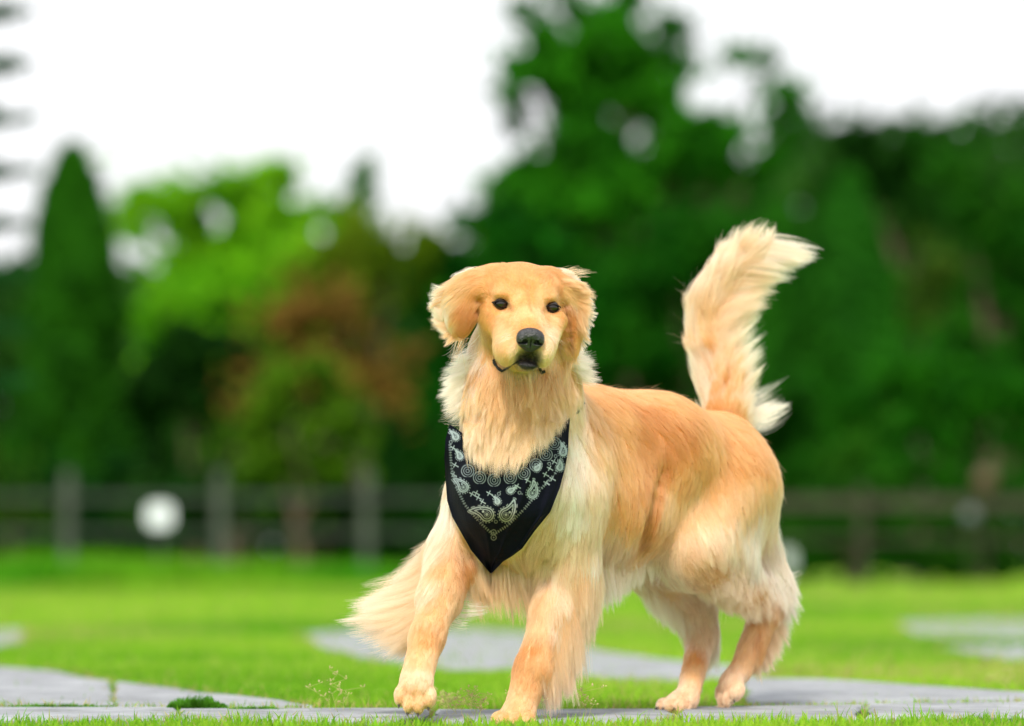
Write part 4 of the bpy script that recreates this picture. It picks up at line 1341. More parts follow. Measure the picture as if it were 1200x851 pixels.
def groom(root, nrm, D, L, lift, col, K=7, rad=.00022, clump=.55, ncl=None, curl=.25, grav=.15, seed=0, hug=True, tipvar=.35):
    """grow strands that follow the coat's direction and lie at a small height over the skin"""
    r = np.random.default_rng(seed)
    N = len(root)
    L = L * r.uniform(1 - tipvar, 1.12, N)
    lf = lift * r.uniform(.3, 1.5, N)
    # waviness shared by neighbours
    wv = np.stack([vnoise(root, 38, seed + 5), vnoise(root, 38, seed + 6), vnoise(root, 38, seed + 7)], 1) - .5
    d = norm(D + wv * curl * 1.8 + r.normal(0, curl * .22, (N, 3)))
    p = root - nrm * .0008
    pts = [p]
    dirn = norm(d * 1.0 + nrm * (lf[:, None] + .10))
    step = (L / (K - 1))[:, None]
    n = nrm
    for k in range(1, K):
        t = k / (K - 1)
        p = p + dirn * step
        if hug:
            dist = sample(p); n = grad(p, .006)
            want = lf * L * .45 * math.sin(min(1, t * 1.2) * math.pi / 2) + .0008
            # pull back towards the wanted height over the skin
            corr = np.clip(want - dist, -.004, .01)
            stiff = np.where(dist < want, 1.0, .25 * (1 - t))
            p = p + n * (corr * stiff)[:, None]
            dt = d - n * (d * n).sum(1, keepdims=True) * .9
            dirn = norm(dirn * .55 + norm(dt) * .55 + np.array([0, 0, -1.]) * grav * t)
        else:
            dirn = norm(dirn + np.array([0, 0, -1.]) * grav * t)
        pts.append(p)
    pts = np.stack(pts, 1)
    if clump > 0:
        ncl = ncl or max(8, N // (22 if K == 5 else 45))
        ci = r.choice(N, min(ncl, N), replace=False)
        own = nearest_idx(root[ci], root + r.normal(0, .0015, (N, 3)))
        cidx = ci[own]
        t = (np.linspace(0, 1, K) ** 1.4)[None, :, None]
        cs = clump * r.uniform(.5, 1.1, N)[:, None, None]
        rel = pts[cidx] - pts
        near_ = np.linalg.norm(root[cidx] - root, axis=1) < .03
        pts = pts + rel * t * cs * near_[:, None, None]
        # shade each lock a little differently, as real coats are
        lock = r.uniform(-1, 1, len(ci))[own]
        col = col * (1 + np.array([.06, .13, .18]) * lock[:, None])
    col = col * (1 + r.normal(0, .06, N))[:, None]
    tt = np.linspace(0, 1, K)[None, :, None]
    dk = np.clip(L / .035, 0, 1)[:, None, None] * .22  # long strands get darker roots: shade between the locks painted in for depth
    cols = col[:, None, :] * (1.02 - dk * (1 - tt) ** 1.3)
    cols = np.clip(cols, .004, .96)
    R = rad * (1 - .75 * np.linspace(0, 1, K) ** 2)[None, :] * r.uniform(.7, 1.2, N)[:, None]
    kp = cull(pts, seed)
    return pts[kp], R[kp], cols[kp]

# ---- random roots on the body
tri = np.concatenate([BQ[:, [0, 1, 2]], BQ[:, [0, 2, 3]]])
ta = BV[tri]; ar = np.linalg.norm(np.cross(ta[:, 1] - ta[:, 0], ta[:, 2] - ta[:, 0]), axis=1) / 2
treg = VREG[tri[:, 0]]
dens = np.array([1.0, 1.2, 1.5, 3.0, 1.3, 1.6, 4.2, 2.2])[treg]
# sides of the animal that can never be seen from near the picture's viewpoint need fewer strands
fac = (BN[tri[:, 0]] * norm(CAM - BV[tri[:, 0]])).sum(1)
dens = dens * np.where(fac > -.35, 1.0, .30)
wgt = ar * dens
rr_ = np.random.default_rng(5)
NF = 270000
ti = rr_.choice(len(tri), NF, p=wgt / wgt.sum())
bc = rr_.dirichlet([1, 1, 1], NF)
RT = (BV[tri[ti]] * bc[..., None]).sum(1); RN = norm((BN[tri[ti]] * bc[..., None]).sum(1))
RD = norm((VD[tri[ti]] * bc[..., None]).sum(1)); RL = (VL[tri[ti]] * bc).sum(1); RF = (VF[tri[ti]] * bc).sum(1)
_, _, _, RC = field(RT, RN)
RG = VREG[tri[ti, 0]]
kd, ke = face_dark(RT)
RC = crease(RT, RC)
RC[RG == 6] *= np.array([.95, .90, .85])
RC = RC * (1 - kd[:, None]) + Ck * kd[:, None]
RL = RL * (1 - .5 * kd)
hlc = hl_inv(RT)
keep = np.ones(NF, bool)
for e in EYES:
    lw = (RT - e) @ HM.T
    de = np.sqrt((lw[:, 0] / 1.5) ** 2 + (lw[:, 1] / .95) ** 2)
    keep &= ~((de < .0078) & (lw[:, 2] > -.006))
    nearE = de < .016
    RL[nearE] = np.minimum(RL[nearE], .0035)
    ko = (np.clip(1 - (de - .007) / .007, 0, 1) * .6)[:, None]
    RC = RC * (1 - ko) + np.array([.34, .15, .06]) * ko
NOSE_C = P(621.5, 398, 6.272)
keep &= ~(np.linalg.norm((RT - NOSE_C) @ HM.T / np.array([1.05, 1.0, 1.3]), axis=1) < .0145)
keep &= seg_d(RT, MOUTH) > .0012
LZ = (RG == REG['ear'])
sets = {
    'body_fur': np.isin(RG, [0]), 'neck_fur': np.isin(RG, [1]), 'head_fur': RG == 6, 'ear_fur': RG == 7, 'tail_fur': RG == 5,
    'leg_fur': np.isin(RG, [2, 3, 4])}
FUR = {}
HAIRS = {}
for i, (nm, m) in enumerate(sets.items()):
    m = m & keep
    prm = dict(rad=.00026, clump=.62, curl=.22, grav=.12)
    if nm == 'head_fur': prm = dict(rad=.00018, clump=.45, curl=.28, grav=.0, K=5)
    if nm == 'ear_fur': prm = dict(rad=.00016, clump=.5, curl=.35, grav=.1, K=7)
    if nm == 'tail_fur': prm = dict(rad=.00026, clump=.7, curl=.35, grav=.0, K=9)
    if nm == 'leg_fur': prm = dict(rad=.00022, clump=.55, curl=.22, grav=.12, K=6)
    if nm == 'neck_fur': prm = dict(rad=.00024, clump=.8, curl=.62, grav=.1, K=8)
    HAIRS[nm] = groom(RT[m], RN[m], RD[m], RL[m], RF[m], RC[m], seed=200 + i, **prm)

# ---- feathering: locks rooted along lines, tips swept in given directions
FE = {k: [] for k in ('body_fur', 'neck_fur', 'ear_fur', 'tail_fur', 'leg_fur', 'head_fur')}
def feather(part, line, dirs, L, n, spread=.012, colr='c', curve=(0, 0, 0), K=9, rad=.00022, clump=.75, curl=.25, seed=0, splay=.25, bend=.0, grav=.05, ncl=None, colr2=None, over=False):
    """line: points; dirs: one 3D direction per point; curve: acceleration added along the strand"""
    r = np.random.default_rng(seed + 900)
    line = np.asarray(line, float); dirs = norm(np.asarray(dirs, float)); Ls = np.broadcast_to(np.asarray(L, float), len(line))
    cv = np.broadcast_to(np.asarray(curve, float), (len(line), 3))
    t = r.uniform(0, len(line) - 1, n); i = np.minimum(t.astype(int), len(line) - 2); f = (t - i)[:, None]
    root = line[i] * (1 - f) + line[i + 1] * f + r.normal(0, spread, (n, 3))
    # settle roots at the skin
    for _ in range(3):
        dd = sample(root); root = root - grad(root) * np.where(dd > 0, dd, 0)[:, None]
    D = norm(dirs[i] * (1 - f) + dirs[i + 1] * f); LL = (Ls[i] * (1 - f[:, 0]) + Ls[i + 1] * f[:, 0]) * r.uniform(.45, 1.1, n)
    CV = cv[i] * (1 - f) + cv[i + 1] * f
    wv = np.stack([vnoise(root, 45, seed + 5), vnoise(root, 45, seed + 6), vnoise(root, 45, seed + 7)], 1) - .5
    d = norm(D + wv * splay * 2.2 + r.normal(0, splay * .25, (n, 3)))
    ph = r.uniform(0, 6.28, n); pts = [root]; p = root
    cvv = CV + (wv[:, [1, 2, 0]]) * curl * 2
    for k in range(1, K):
        tt = k / (K - 1)
        d = norm(d + (cvv + np.array([0, 0, -grav])) * (2.0 / K))
        p = p + d * (LL / (K - 1))[:, None]
        dist = sample(p)
        p = p + grad(p) * np.clip(.002 - dist, 0, .02)[:, None]
        if over:
            qx, qy = project(p); ins = in_poly(np.c_[qx, qy], POLY)
            cyv = cloth_y(qx, qy) - .003 - .006 * tt * r.random(n)
            p[:, 1] = np.where(ins & (p[:, 1] > cyv), cyv, p[:, 1])
        pts.append(p)
    pts = np.stack(pts, 1)
    m = ncl or max(4, n // 40)
    ci = r.choice(n, m, replace=False); own = nearest_idx(root[ci], root); cidx = ci[own]
    w = (np.linspace(0, 1, K) ** 1.2)[None, :, None] * clump * r.uniform(.4, 1.1, n)[:, None, None]
    pts = pts + (pts[cidx] - pts) * w
    c1 = CO[colr]; c2 = CO[colr2] if colr2 else c1
    lock = r.uniform(-1, 1, m)[own]
    tt = np.linspace(0, 1, K)[None, :, None]
    cols = (c1 * (1 - tt) + c2 * tt) * (1 + .08 * lock + r.normal(0, .05, n))[:, None, None]
    cols = np.clip(cols, .004, .96)
    R = rad * (1 - .8 * np.linspace(0, 1, K) ** 1.5)[None, :] * r.uniform(.6, 1.2, n)[:, None]
    kp = cull(pts, seed); pts, R, cols = pts[kp], R[kp], cols[kp]
    FE[part].append((pts, R, cols))

# tail: thick plume, swept up and then over to the viewer's right
T = TAIL
feather('tail_fur', [T[0], T[1], T[2], T[3], T[4]], [(-.6, -.1, .8), (-.9, -.1, .65), (-.8, -.1, .75), (-.35, -.1, 1), (.5, 0, .85)], [.055, .085, .085, .075, .055], 9000, .010, 'c', [(.1, 0, .5), (.15, 0, .6), (.7, 0, .4), (1.1, 0, -.1), (1, 0, -.7)], seed=1, colr2='w', splay=.12)
feather('tail_fur', [T[0], T[1], T[2], T[3], T[4]], [(.6, -.1, .8), (.85, -.1, .75), (.85, -.1, .75), (1, -.1, .5), (1, -.1, .2)], [.05, .088, .105, .095, .095], 9500, .010, 'c', [(0, 0, .2), (.1, 0, .25), (.1, 0, .1), (.2, 0, -.1), (.2, 0, -.1)], seed=2, colr2='w', splay=.13, curl=.15)
feather('tail_fur', [T[0], T[1], T[2], T[3], T[4]], [(.1, -.7, .8), (-.1, -.45, 1), (.1, -.4, 1), (.45, -.35, .9), (.9, -.3, .45)], [.055, .095, .125, .125, .10], 9500, .012, 't', [(.2, .2, .3), (.2, .3, .3), (.9, .2, -.1), (1.1, .2, -.5), (.5, .1, -.4)], seed=3, colr2='c', splay=.10, curl=.10)
feather('tail_fur', [T[3], T[4], T[5]], [(.45, 0, .95), (.9, 0, .5), (1, 0, .2)], [.095, .115, .11], 8500, .012, 'c', [(1.3, 0, -.7), (.5, 0, -.45), (.2, 0, -.2)], seed=4, colr2='w', splay=.08, curl=.08)
feather('tail_fur', [T[0], T[1]], [(0, -.7, .5), (.1, -.6, .8)], [.05, .07], 3500, .018, 'g', (.1, 0, .3), seed=5, colr2='g', splay=.3)
feather('tail_fur', [P(874, 492, 7.05), P(880, 470, 7.07)], [(.30, .2, -1), (.55, .2, -.9)], [.125, .105], 650, .009, 'w', (1.3, 0, 1.15), seed=6, splay=.35, curl=.3)
# raised front leg: long plume blown to the viewer's left, and wisps on the right
feather('leg_fur', [P(523, 640, 6.60), P(510, 680, 6.55), P(502, 715, 6.49), P(497, 742, 6.45)], [(-.40, .3, -1), (-.78, .3, -.66), (-1, .2, -.42), (-.8, .2, -.75)], [.08, .15, .14, .06], 9000, .013, 't', [(-.4, 0, .2), (-.35, 0, .30), (-.25, 0, .22), (0, 0, 0)], seed=7, colr2='c', splay=.10, curl=.06)
feather('leg_fur', [P(545, 675, 6.60), P(535, 705, 6.53), P(522, 735, 6.48)], [(.7, .3, -.6), (.9, .3, -.35), (.8, .2, -.5)], [.06, .085, .05], 420, .008, 'w', (.4, 0, .3), seed=8, splay=.3)
feather('leg_fur', [P(500, 755, 6.42), P(495, 790, 6.39)], [(-.5, .1, -1), (-.4, .1, -1)], [.025, .02], 800, .008, 'c', (0, 0, 0), seed=9, colr2='w')
# planted front leg: curtain on its rear side
feather('leg_fur', [P(670, 655, 6.54), P(664, 700, 6.52), P(652, 745, 6.49), P(638, 785, 6.47)], [(.18, .05, -1), (.22, .05, -1), (.28, .05, -1), (.25, .1, -1)], [.10, .13, .11, .07], 11000, .015, 'g', (-.1, 0, -.2), seed=10, colr2='c', splay=.12, curl=.08)
feather('leg_fur', [P(684, 645, 6.57), P(686, 695, 6.56), P(674, 745, 6.53), P(662, 780, 6.51)], [(.15, .1, -1), (.15, .1, -1), (.25, .1, -1), (.3, .1, -1)], [.085, .105, .08, .05], 7500, .016, 't', (-.05, 0, -.1), seed=40, colr2='c', splay=.12, curl=.08)
feather('leg_fur', [P(640, 690, 6.50), P(630, 740, 6.47), P(622, 780, 6.45)], [(-.15, -.1, -1), (-.12, -.1, -1), (-.1, -.1, -1)], [.06, .05, .035], 2600, .012, 't', (0, 0, -.1), seed=11, splay=.1, curl=.1)
# between the front legs: chest fringe
feather('body_fur', [P(562, 665, 6.55), P(585, 685, 6.54), P(605, 695, 6.54), P(628, 700, 6.54)], [(.1, -.1, -1), (.15, -.1, -1), (.05, -.1, -1), (0, -.1, -1)], [.06, .095, .10, .09], 6500, .014, 'c', (0, 0, -.1), seed=12, colr2='t', splay=.12)
# belly fringe
feather('body_fur', [P(680, 665, 6.60), P(700, 672, 6.64), P(725, 672, 6.70), P(752, 665, 6.76)], [(.1, 0, -1)] * 4, [.09, .085, .05, .045], 4600, .014, 'c', (0, 0, -.2), seed=13, colr2='w', splay=.14, curl=.1)
# far hind leg: breeches
feather('leg_fur', [P(762, 680, 6.88), P(775, 705, 6.92), P(800, 725, 6.96)], [(.25, 0, -1), (.2, 0, -1), (.1, 0, -1)], [.07, .05, .04], 2200, .012, 'c', (.1, 0, -.2), seed=14, colr2='w', splay=.12, curl=.1)
feather('leg_fur', [P(830, 690, 6.98), P(832, 725, 7.0), P(828, 750, 7.0)], [(.15, .2, -1), (.2, .2, -1), (.15, .2, -1)], [.08, .07, .06], 2400, .012, 'w', (-.05, 0, -.2), seed=15, splay=.12, curl=.1)
feather('leg_fur', [P(822, 760, 6.98), P(814, 800, 6.93)], [(.2, .2, -1), (.15, .2, -1)], [.035, .03], 900, .007, 't', (0, 0, 0), seed=16, colr2='c')
# near hind leg: breeches down the rear of the thigh, hock tuft
feather('leg_fur', [P(902, 610, 6.98), P(898, 640, 6.97), P(895, 675, 6.97), P(903, 700, 7.0)], [(.35, .2, -1), (.5, .2, -1), (.65, .2, -1), (.5, .2, -1)], [.06, .075, .075, .065], 6500, .014, 'w', (0, 0, -.2), seed=17, splay=.2, curl=.15)
feather('leg_fur', [P(900, 695, 7.0), P(898, 725, 6.98), P(890, 755, 6.96), P(880, 775, 6.95)], [(.5, .2, -1), (.45, .2, -1), (.45, .2, -.9), (.3, .2, -1)], [.07, .07, .06, .03], 5200, .007, 'g', (.05, 0, -.1), seed=18, colr2='c', splay=.16, curl=.15)
feather('leg_fur', [P(905, 690, 7.0), P(908, 682, 7.0)], [(1, 0, .05), (1, 0, -.2)], [.055, .045], 120, .006, 'w', (.2, 0, .3), seed=19, splay=.5, clump=.3)
# thigh front line and inside hair
feather('leg_fur', [P(840, 665, 6.82), P(858, 690, 6.88)], [(.3, 0, -1), (.3, 0, -1)], [.035, .04], 900, .010, 'c', (0, 0, -.1), seed=20, splay=.15)
feather('leg_fur', [P(826, 662, 6.80), P(850, 682, 6.86), P(880, 698, 6.92), P(898, 708, 6.97)], [(.45, -.2, -1), (.5, -.1, -1), (.35, 0, -1), (.1, 0, -1)], [.040, .045, .040, .035], 3600, .013, 't', (.1, 0, -.2), seed=62, colr2='c', splay=.2, curl=.2)
feather('leg_fur', [P(900, 625, 6.97), P(903, 650, 6.97), P(908, 675, 6.98), P(909, 700, 7.0)], [(.5, .1, -.9), (.7, .1, -.8), (.8, .1, -.7), (.6, .1, -1)], [.05, .06, .06, .055], 5200, .012, 'c', (-.05, 0, -.3), seed=63, colr2='w', splay=.2, curl=.2)
feather('leg_fur', [P(835, 700, 6.98), P(838, 730, 7.0), P(832, 760, 6.99)], [(.2, .1, -1), (.15, .1, -1), (.05, .1, -1)], [.075, .06, .045], 3200, .012, 't', (-.05, 0, -.2), seed=64, colr2='w', splay=.15, curl=.15)
# ruff
feather('neck_fur', [P(543, 415, 6.46), P(533, 440, 6.46), P(532, 470, 6.47)], [(-.7, 0, -.75), (-.75, 0, -.8), (-.35, 0, -1)], [.045, .06, .05], 2600, .012, 'w', (-.2, 0, .3), seed=21, splay=.3, curl=.5)
feather('neck_fur', [P(672, 415, 6.46), P(678, 430, 6.47)], [(.6, 0, -.8), (.8, 0, -.6)], [.04, .05], 1500, .010, 'w', (.3, 0, .5), seed=22, splay=.3, curl=.4)
# neck hair falling over the bandana's top edge
feather('neck_fur', [P(540, 490, 6.45), P(560, 515, 6.42), P(585, 525, 6.41), P(610, 522, 6.41), P(632, 508, 6.43), P(650, 490, 6.46)], [(.1, -.35, -1), (.08, -.45, -1), (.05, -.5, -1), (-.1, -.5, -1), (-.15, -.45, -1), (-.05, -.35, -1)], [.05, .065, .066, .064, .05, .04], 11000, .018, 't', (0, .1, -.2), seed=23, over=True, colr2='c', splay=.2, curl=.3)
feather('neck_fur', [P(548, 445, 6.45), P(570, 462, 6.42), P(600, 470, 6.41), P(635, 462, 6.42), P(660, 445, 6.45)], [(-.15, -.5, -1), (-.05, -.6, -1), (0, -.6, -1), (.05, -.6, -1), (.2, -.5, -1)], [.05, .06, .062, .06, .045], 8000, .022, 'g', (0, .15, -.2), seed=50, colr2='t', splay=.34, curl=.5, clump=.85)
feather('neck_fur', [P(538, 475, 6.46), P(560, 495, 6.42), P(590, 503, 6.41), P(622, 500, 6.41), P(655, 475, 6.45)], [(-.05, -.45, -1), (.05, -.5, -1), (0, -.5, -1), (-.1, -.5, -1), (.05, -.4, -1)], [.045, .055, .06, .055, .04], 7000, .022, 't', (0, .1, -.2), seed=51, colr2='c', splay=.32, curl=.5, clump=.85, over=True)
feather('ear_fur', [P(556, 326, 6.40), P(536, 338, 6.41), P(527, 356, 6.42), P(528, 378, 6.42), P(532, 392, 6.42)], [(-1, -.2, .05), (-1, -.2, -.15), (-1, -.2, -.35), (-.8, -.2, -.7), (-.7, -.2, -1)], [.034, .040, .038, .034, .026], 4200, .007, 'g', [(-.1, 0, -.5), (-.1, 0, -.4), (-.1, 0, .2), (-.1, 0, .3), (0, 0, .2)], seed=60, colr2='t', splay=.22, curl=.3, rad=.00016)
feather('ear_fur', [P(663, 326, 6.40), P(676, 338, 6.41), P(683, 360, 6.41), P(683, 385, 6.41)], [(1, -.2, .0), (.8, -.2, -.5), (.5, -.2, -1), (.35, -.2, -1)], [.030, .032, .030, .028], 3400, .005, 'g', (.1, 0, 0), seed=61, colr2='t', splay=.2, curl=.3, rad=.00016)
# ears: wispy outer fringes
feather('ear_fur', [P(556, 318, 6.42), P(535, 330, 6.43), P(517, 350, 6.44), P(514, 372, 6.44), P(520, 392, 6.44)], [(-1, 0, .45), (-1, 0, .1), (-1, 0, -.05), (-1, 0, -.25), (-.9, 0, -.6)], [.030, .038, .036, .034, .03], 3600, .007, 'c', [(-.1, 0, -.8), (-.1, 0, -.6), (0, 0, .4), (0, 0, .5), (0, 0, .3)], seed=24, colr2='w', splay=.3, curl=.5)
feather('ear_fur', [P(658, 318, 6.42), P(676, 328, 6.43), P(690, 350, 6.44), P(691, 380, 6.44), P(688, 405, 6.44)], [(.8, 0, .5), (1, 0, .1), (.9, 0, -.4), (.7, 0, -.7), (.4, 0, -1)], [.025, .028, .024, .024, .022], 2400, .005, 'c', [(.1, 0, -.5), (.1, 0, -.6), (0, 0, .0), (0, 0, .2), (0, 0, 0)], seed=25, colr2='w', splay=.3, curl=.5)
feather('ear_fur', [P(660, 317, 6.42), P(672, 322, 6.42)], [(.6, 0, .6), (1, 0, .35)], [.045, .05], 60, .006, 't', (.2, 0, -.3), seed=26, splay=.35, curl=.4, ncl=8)
# flyaways on the neck's left edge and the crown
feather('neck_fur', [P(530, 440, 6.47), P(532, 490, 6.48)], [(-1, 0, -.3), (-1, 0, -.6)], [.05, .045], 90, .008, 'c', (-.1, 0, .2), seed=27, splay=.5, curl=.6, ncl=30)
for s_, (a, b, l) in {-1: ((-.012, -.05, .118), (-.022, -.058, .105), -1), 1: ((.012, -.05, .118), (.022, -.058, .105), 1)}.items():
    feather('head_fur', [HL(*a), HL(*b)], [u_ * s_ + w_ * .5 - v_ * .2, u_ * s_ + w_ * .2 - v_ * .3], [.035, .045], 16, .004, 'w', (0, 0, -.2), seed=28 + s_, splay=.4, curl=.1, clump=0.0, rad=.00013, ncl=4)

# sparse guard hairs standing proud of the coat all over
gi_ = rr_.choice(NF, 8000, replace=False)
gi_ = gi_[keep[gi_] & (RG[gi_] != 6)]
G_ = groom(RT[gi_], RN[gi_], RD[gi_], RL[gi_] * .8, np.full(len(gi_), .30), np.clip(RC[gi_] * 1.15, 0, .96), seed=777, rad=.00010, clump=.0, curl=.35, grav=.25, K=7, hug=False)
kd_, RGg = None, region_of(G_[0][:, 0])
for nm_, rs in (('body_fur', (0,)), ('neck_fur', (1,)), ('ear_fur', (7,)), ('tail_fur', (5,)), ('leg_fur', (2, 3, 4))):
    q_ = np.isin(RGg, rs); FE[nm_].append((G_[0][q_], G_[1][q_], G_[2][q_]))

names = {'body_fur': 'body_fur', 'neck_fur': 'neck_ruff', 'head_fur': 'face_fur', 'ear_fur': 'ear_fur', 'tail_fur': 'tail_plume', 'leg_fur': 'leg_feathering'}
FL = {'body_fur': None, 'neck_fur': None, 'head_fur': None, 'ear_fur': None, 'tail_fur': None, 'leg_fur': None}
TIP = np.array([.1])
def join_sets(lst, K):
    out = []
    for pts, R, cols in lst:
        if pts.shape[1] != K:
            x0 = np.linspace(0, 1, pts.shape[1]); x1 = np.linspace(0, 1, K)
            i = np.minimum((x1 * (pts.shape[1] - 1)).astype(int), pts.shape[1] - 2); f = (x1 * (pts.shape[1] - 1) - i)[None, :, None]
            pts = pts[:, i] * (1 - f) + pts[:, i + 1] * f
            cols = cols[:, i] * (1 - f) + cols[:, i + 1] * f
            R = R[:, i] * (1 - f[..., 0]) + R[:, i + 1] * f[..., 0]
        out.append((pts, R, cols))
    return [np.concatenate([o[j] for o in out]) for j in range(3)]
for nm in names:
    K = {'head_fur': 5, 'leg_fur': 8, 'body_fur': 8}.get(nm, 9)
    pts, R, cols = join_sets([HAIRS[nm]] + FE[nm], K)
    if nm == 'ear_fur':
        s = hl_inv(pts[:, 0])[:, 0]
        for q in (s < 0, s >= 0): make_curves('ear_fur', pts[q], R[q], cols[q], dog)
    elif nm == 'leg_fur':
        C4 = [LF_WR, RF_WR, P(880, 700, 6.95), P(800, 720, 6.95)]
        # which leg a strand grows on
        AX = [[(P(655, 600, 6.55)), LF_EL, LF_WR, LF_PW], [P(540, 600, 6.6), RF_EL, RF_WR, RF_PW], [P(868, 548, 6.88), P(826, 640, 6.80), P(901, 708, 6.97), P(868, 800, 6.93)], [P(815, 560, 6.98), P(775, 655, 6.90), P(822, 745, 6.98), P(797, 824, 6.87)]]
        dd = np.stack([seg_d(pts[:, 0], a) for a in AX], 1); w = dd.argmin(1)
        for k in range(4): make_curves('leg_fur', pts[w == k], R[w == k], cols[w == k], dog)
    else:
        make_curves(names[nm], pts, R, cols, dog)

# ---- eyes
m_eye, en, eo = new_mat("eye_dark_brown")
eb = pbsdf(en, eo, (.010, .005, .003), .06, .55)
m_rim = simple_mat("eyelid_black_skin", (.010, .008, .008), .6, .12)
m_nose = simple_mat("nose_leather", (.008, .009, .012), .33, .7, noise=.3, nscale=300, bump=.4)
m_lip = simple_mat("lip_black_skin", (.016, .013, .015), .5, .4, bump=.6, nscale=250)
m_claw = simple_mat("claw_horn", (.05, .038, .03), .4, .5)
def uv_sphere(c, r, n=24, m=14):
    V = []; F_ = []
    for i in range(m + 1):
        th = math.pi * i / m
        for k in range(n):
            t = 2 * math.pi * k / n
            V.append(c + r * np.array([math.sin(th) * math.cos(t), math.sin(th) * math.sin(t), math.cos(th)]))
    for i in range(m):
        for k in range(n): F_.append((i * n + k, (i + 1) * n + k, (i + 1) * n + (k + 1) % n, i * n + (k + 1) % n))
    return V, F_
for s_, e in zip((-1, 1), EYES):
    ball = e + w_ * .0005
    v, f = uv_sphere(ball, .0118)
    eye = mesh_obj("eye", v, f, m_eye, dog, smooth=True)
    # lid: ring shell around an almond opening
    V = []; F_ = []; n = 32; rings = [(1.0, .0164), (1.08, .0168), (1.18, .0160), (1.28, .0145)]
    for (k_, rad_) in rings:
        for j in range(n):
            t = 2 * math.pi * j / n
            x = math.cos(t) * .0124 * k_; y = math.sin(t) * (.0056 if math.sin(t) > 0 else .0050) * (k_ ** 1.1)
            y *= (1 - .60 * abs(math.cos(t)) ** 2.5)
            y += .0014 * s_ * math.cos(t)
            z = math.sqrt(max(rad_ ** 2 - x * x - y * y, 1e-8)) if x * x + y * y < rad_ ** 2 else 0.0
            V.append(ball - w_ * .0040 + u_ * x + v_ * y + w_ * z)
    for a in range(len(rings) - 1):
        for j in range(n): F_.append((a * n + j, a * n + (j + 1) % n, (a + 1) * n + (j + 1) % n, (a + 1) * n + j))
    mesh_obj("eyelid", V, F_, m_rim, dog, smooth=True)

# ---- nose: small fine distance field of its own
nv = .0010
NC = P(621.5, 396.5, 6.262)
def nose_field():
    e = .034
    ax = np.arange(-e, e, nv)
    U, Vv, Wn = np.meshgrid(ax, ax, ax, indexing='ij')
    q = np.stack([U, Vv, Wn], -1)
    def el(c, r):
        p = (q - np.array(c)) / np.array(r); k0 = np.linalg.norm(p, axis=-1); k1 = np.linalg.norm(p / np.array(r), axis=-1)
        return k0 * (k0 - 1) / np.maximum(k1, 1e-6)
    def sm(a, b, k): h = np.maximum(k - np.abs(a - b), 0) / k; return np.minimum(a, b) - h * h * k * .25
    d = el((0, .004, 0), (.0215, .0135, .0135))
    for s in (-1, 1):
        d = sm(d, el((s * .0130, -.002, .001), (.0104, .0125, .0112)), .004)
    d = sm(d, el((0, -.0105, -.0005), (.0150, .0120, .0098)), .006)
    for s in (-1, 1):
        h = np.minimum(el((s * .0095, -.0055, .0110), (.0046, .0042, .0085)), el((s * .0155, -.0080, .0085), (.0050, .0018, .0080)))
        d = np.maximum(d, -h)
    g_ = el((0, -.010, .0105), (.0009, .011, .004)); d = np.maximum(d, -g_)
    return d.astype(np.float32), ax[0]
nf, a0 = nose_field()
nV, nQ = surface_nets(nf, np.array([a0] * 3), nv)
nV = NC + nV[:, :1] * u_ + nV[:, 1:2] * v_ + nV[:, 2:3] * w_
mesh_obj("nose", nV, nQ[:, ::-1] if np.linalg.det(HM) < 0 else nQ, m_nose, dog, smooth=True)

# ---- lips: uneven dark fold along the mouth
fpx = interp_poly(MOUTH_PX, np.linspace(0, 1, 60))
fine = np.array([on_face(*q) for q in fpx])
dep = fine[:, 1].copy()
for _ in range(3): dep = np.minimum(dep, (np.r_[dep[0], dep[:-1]] + np.r_[dep[1:], dep[-1]]) / 2)
for _ in range(4): dep = (np.r_[dep[0], dep[:-1]] + dep * 2 + np.r_[dep[1:], dep[-1]]) / 4
fine = np.array([P(q[0], q[1], y_) for q, y_ in zip(fpx, dep)]) + w_ * .0018
r2 = np.random.default_rng(3)
rad_ = np.array([.0024 * (1 + .12 * math.sin(i * .7) + .08 * r2.normal()) for i in range(len(fine))]) * np.interp(np.arange(len(fine)), [0, 3, 15, 30, 50, 60], [1.0, 1.2, .9, .8, 1.0, 1.1])
v, f = tube(fine + r2.normal(0, .00015, fine.shape), np.maximum(rad_, .0009), 8)
v2, f2 = uv_sphere(np.zeros(3), 1.0, 20, 12)
v2 = np.array(v2) * np.array([.0150, .0062, .0095]); v2 *= (1 + .05 * r2.normal(size=(len(v2), 1)))
v2 = P(618.5, 428.5, 6.284) + v2[:, :1] * u_ + v2[:, 1:2] * v_ + v2[:, 2:3] * w_
v, f = merge([(v, f), (list(v2), f2)])
mesh_obj("lips", v, f, m_lip, dog, smooth=True)

# ---- claws
for (c, fdir, up, reg) in CLAWS:
    pth = [c - fdir * .004, c + fdir * .003 - up * .001, c + fdir * .0075 - up * .0042]
    v, f = tube(pth, [.0034, .0027, .0008], 6)
    mesh_obj("claw", v, f, m_claw, dog, smooth=True)

# ---- bandana
m_band, bn, bo = new_mat("bandana_cotton")
bb = pbsdf(bn, bo, (.01, .012, .03), .75, .10)
ba_ = bn.nodes.new("ShaderNodeAttribute"); ba_.attribute_name = "tint"
bn.links.new(ba_.outputs['Color'], bb.inputs['Base Color'])
wv1 = bn.nodes.new("ShaderNodeTexNoise"); wv1.inputs['Scale'].default_value = 900
bpn = bn.nodes.new("ShaderNodeBump"); bpn.inputs['Strength'].default_value = .3; bpn.inputs['Distance'].default_value = .0005
bn.links.new(wv1.outputs['Fac'], bpn.inputs['Height']); bn.links.new(bpn.outputs[0], bb.inputs['Normal'])

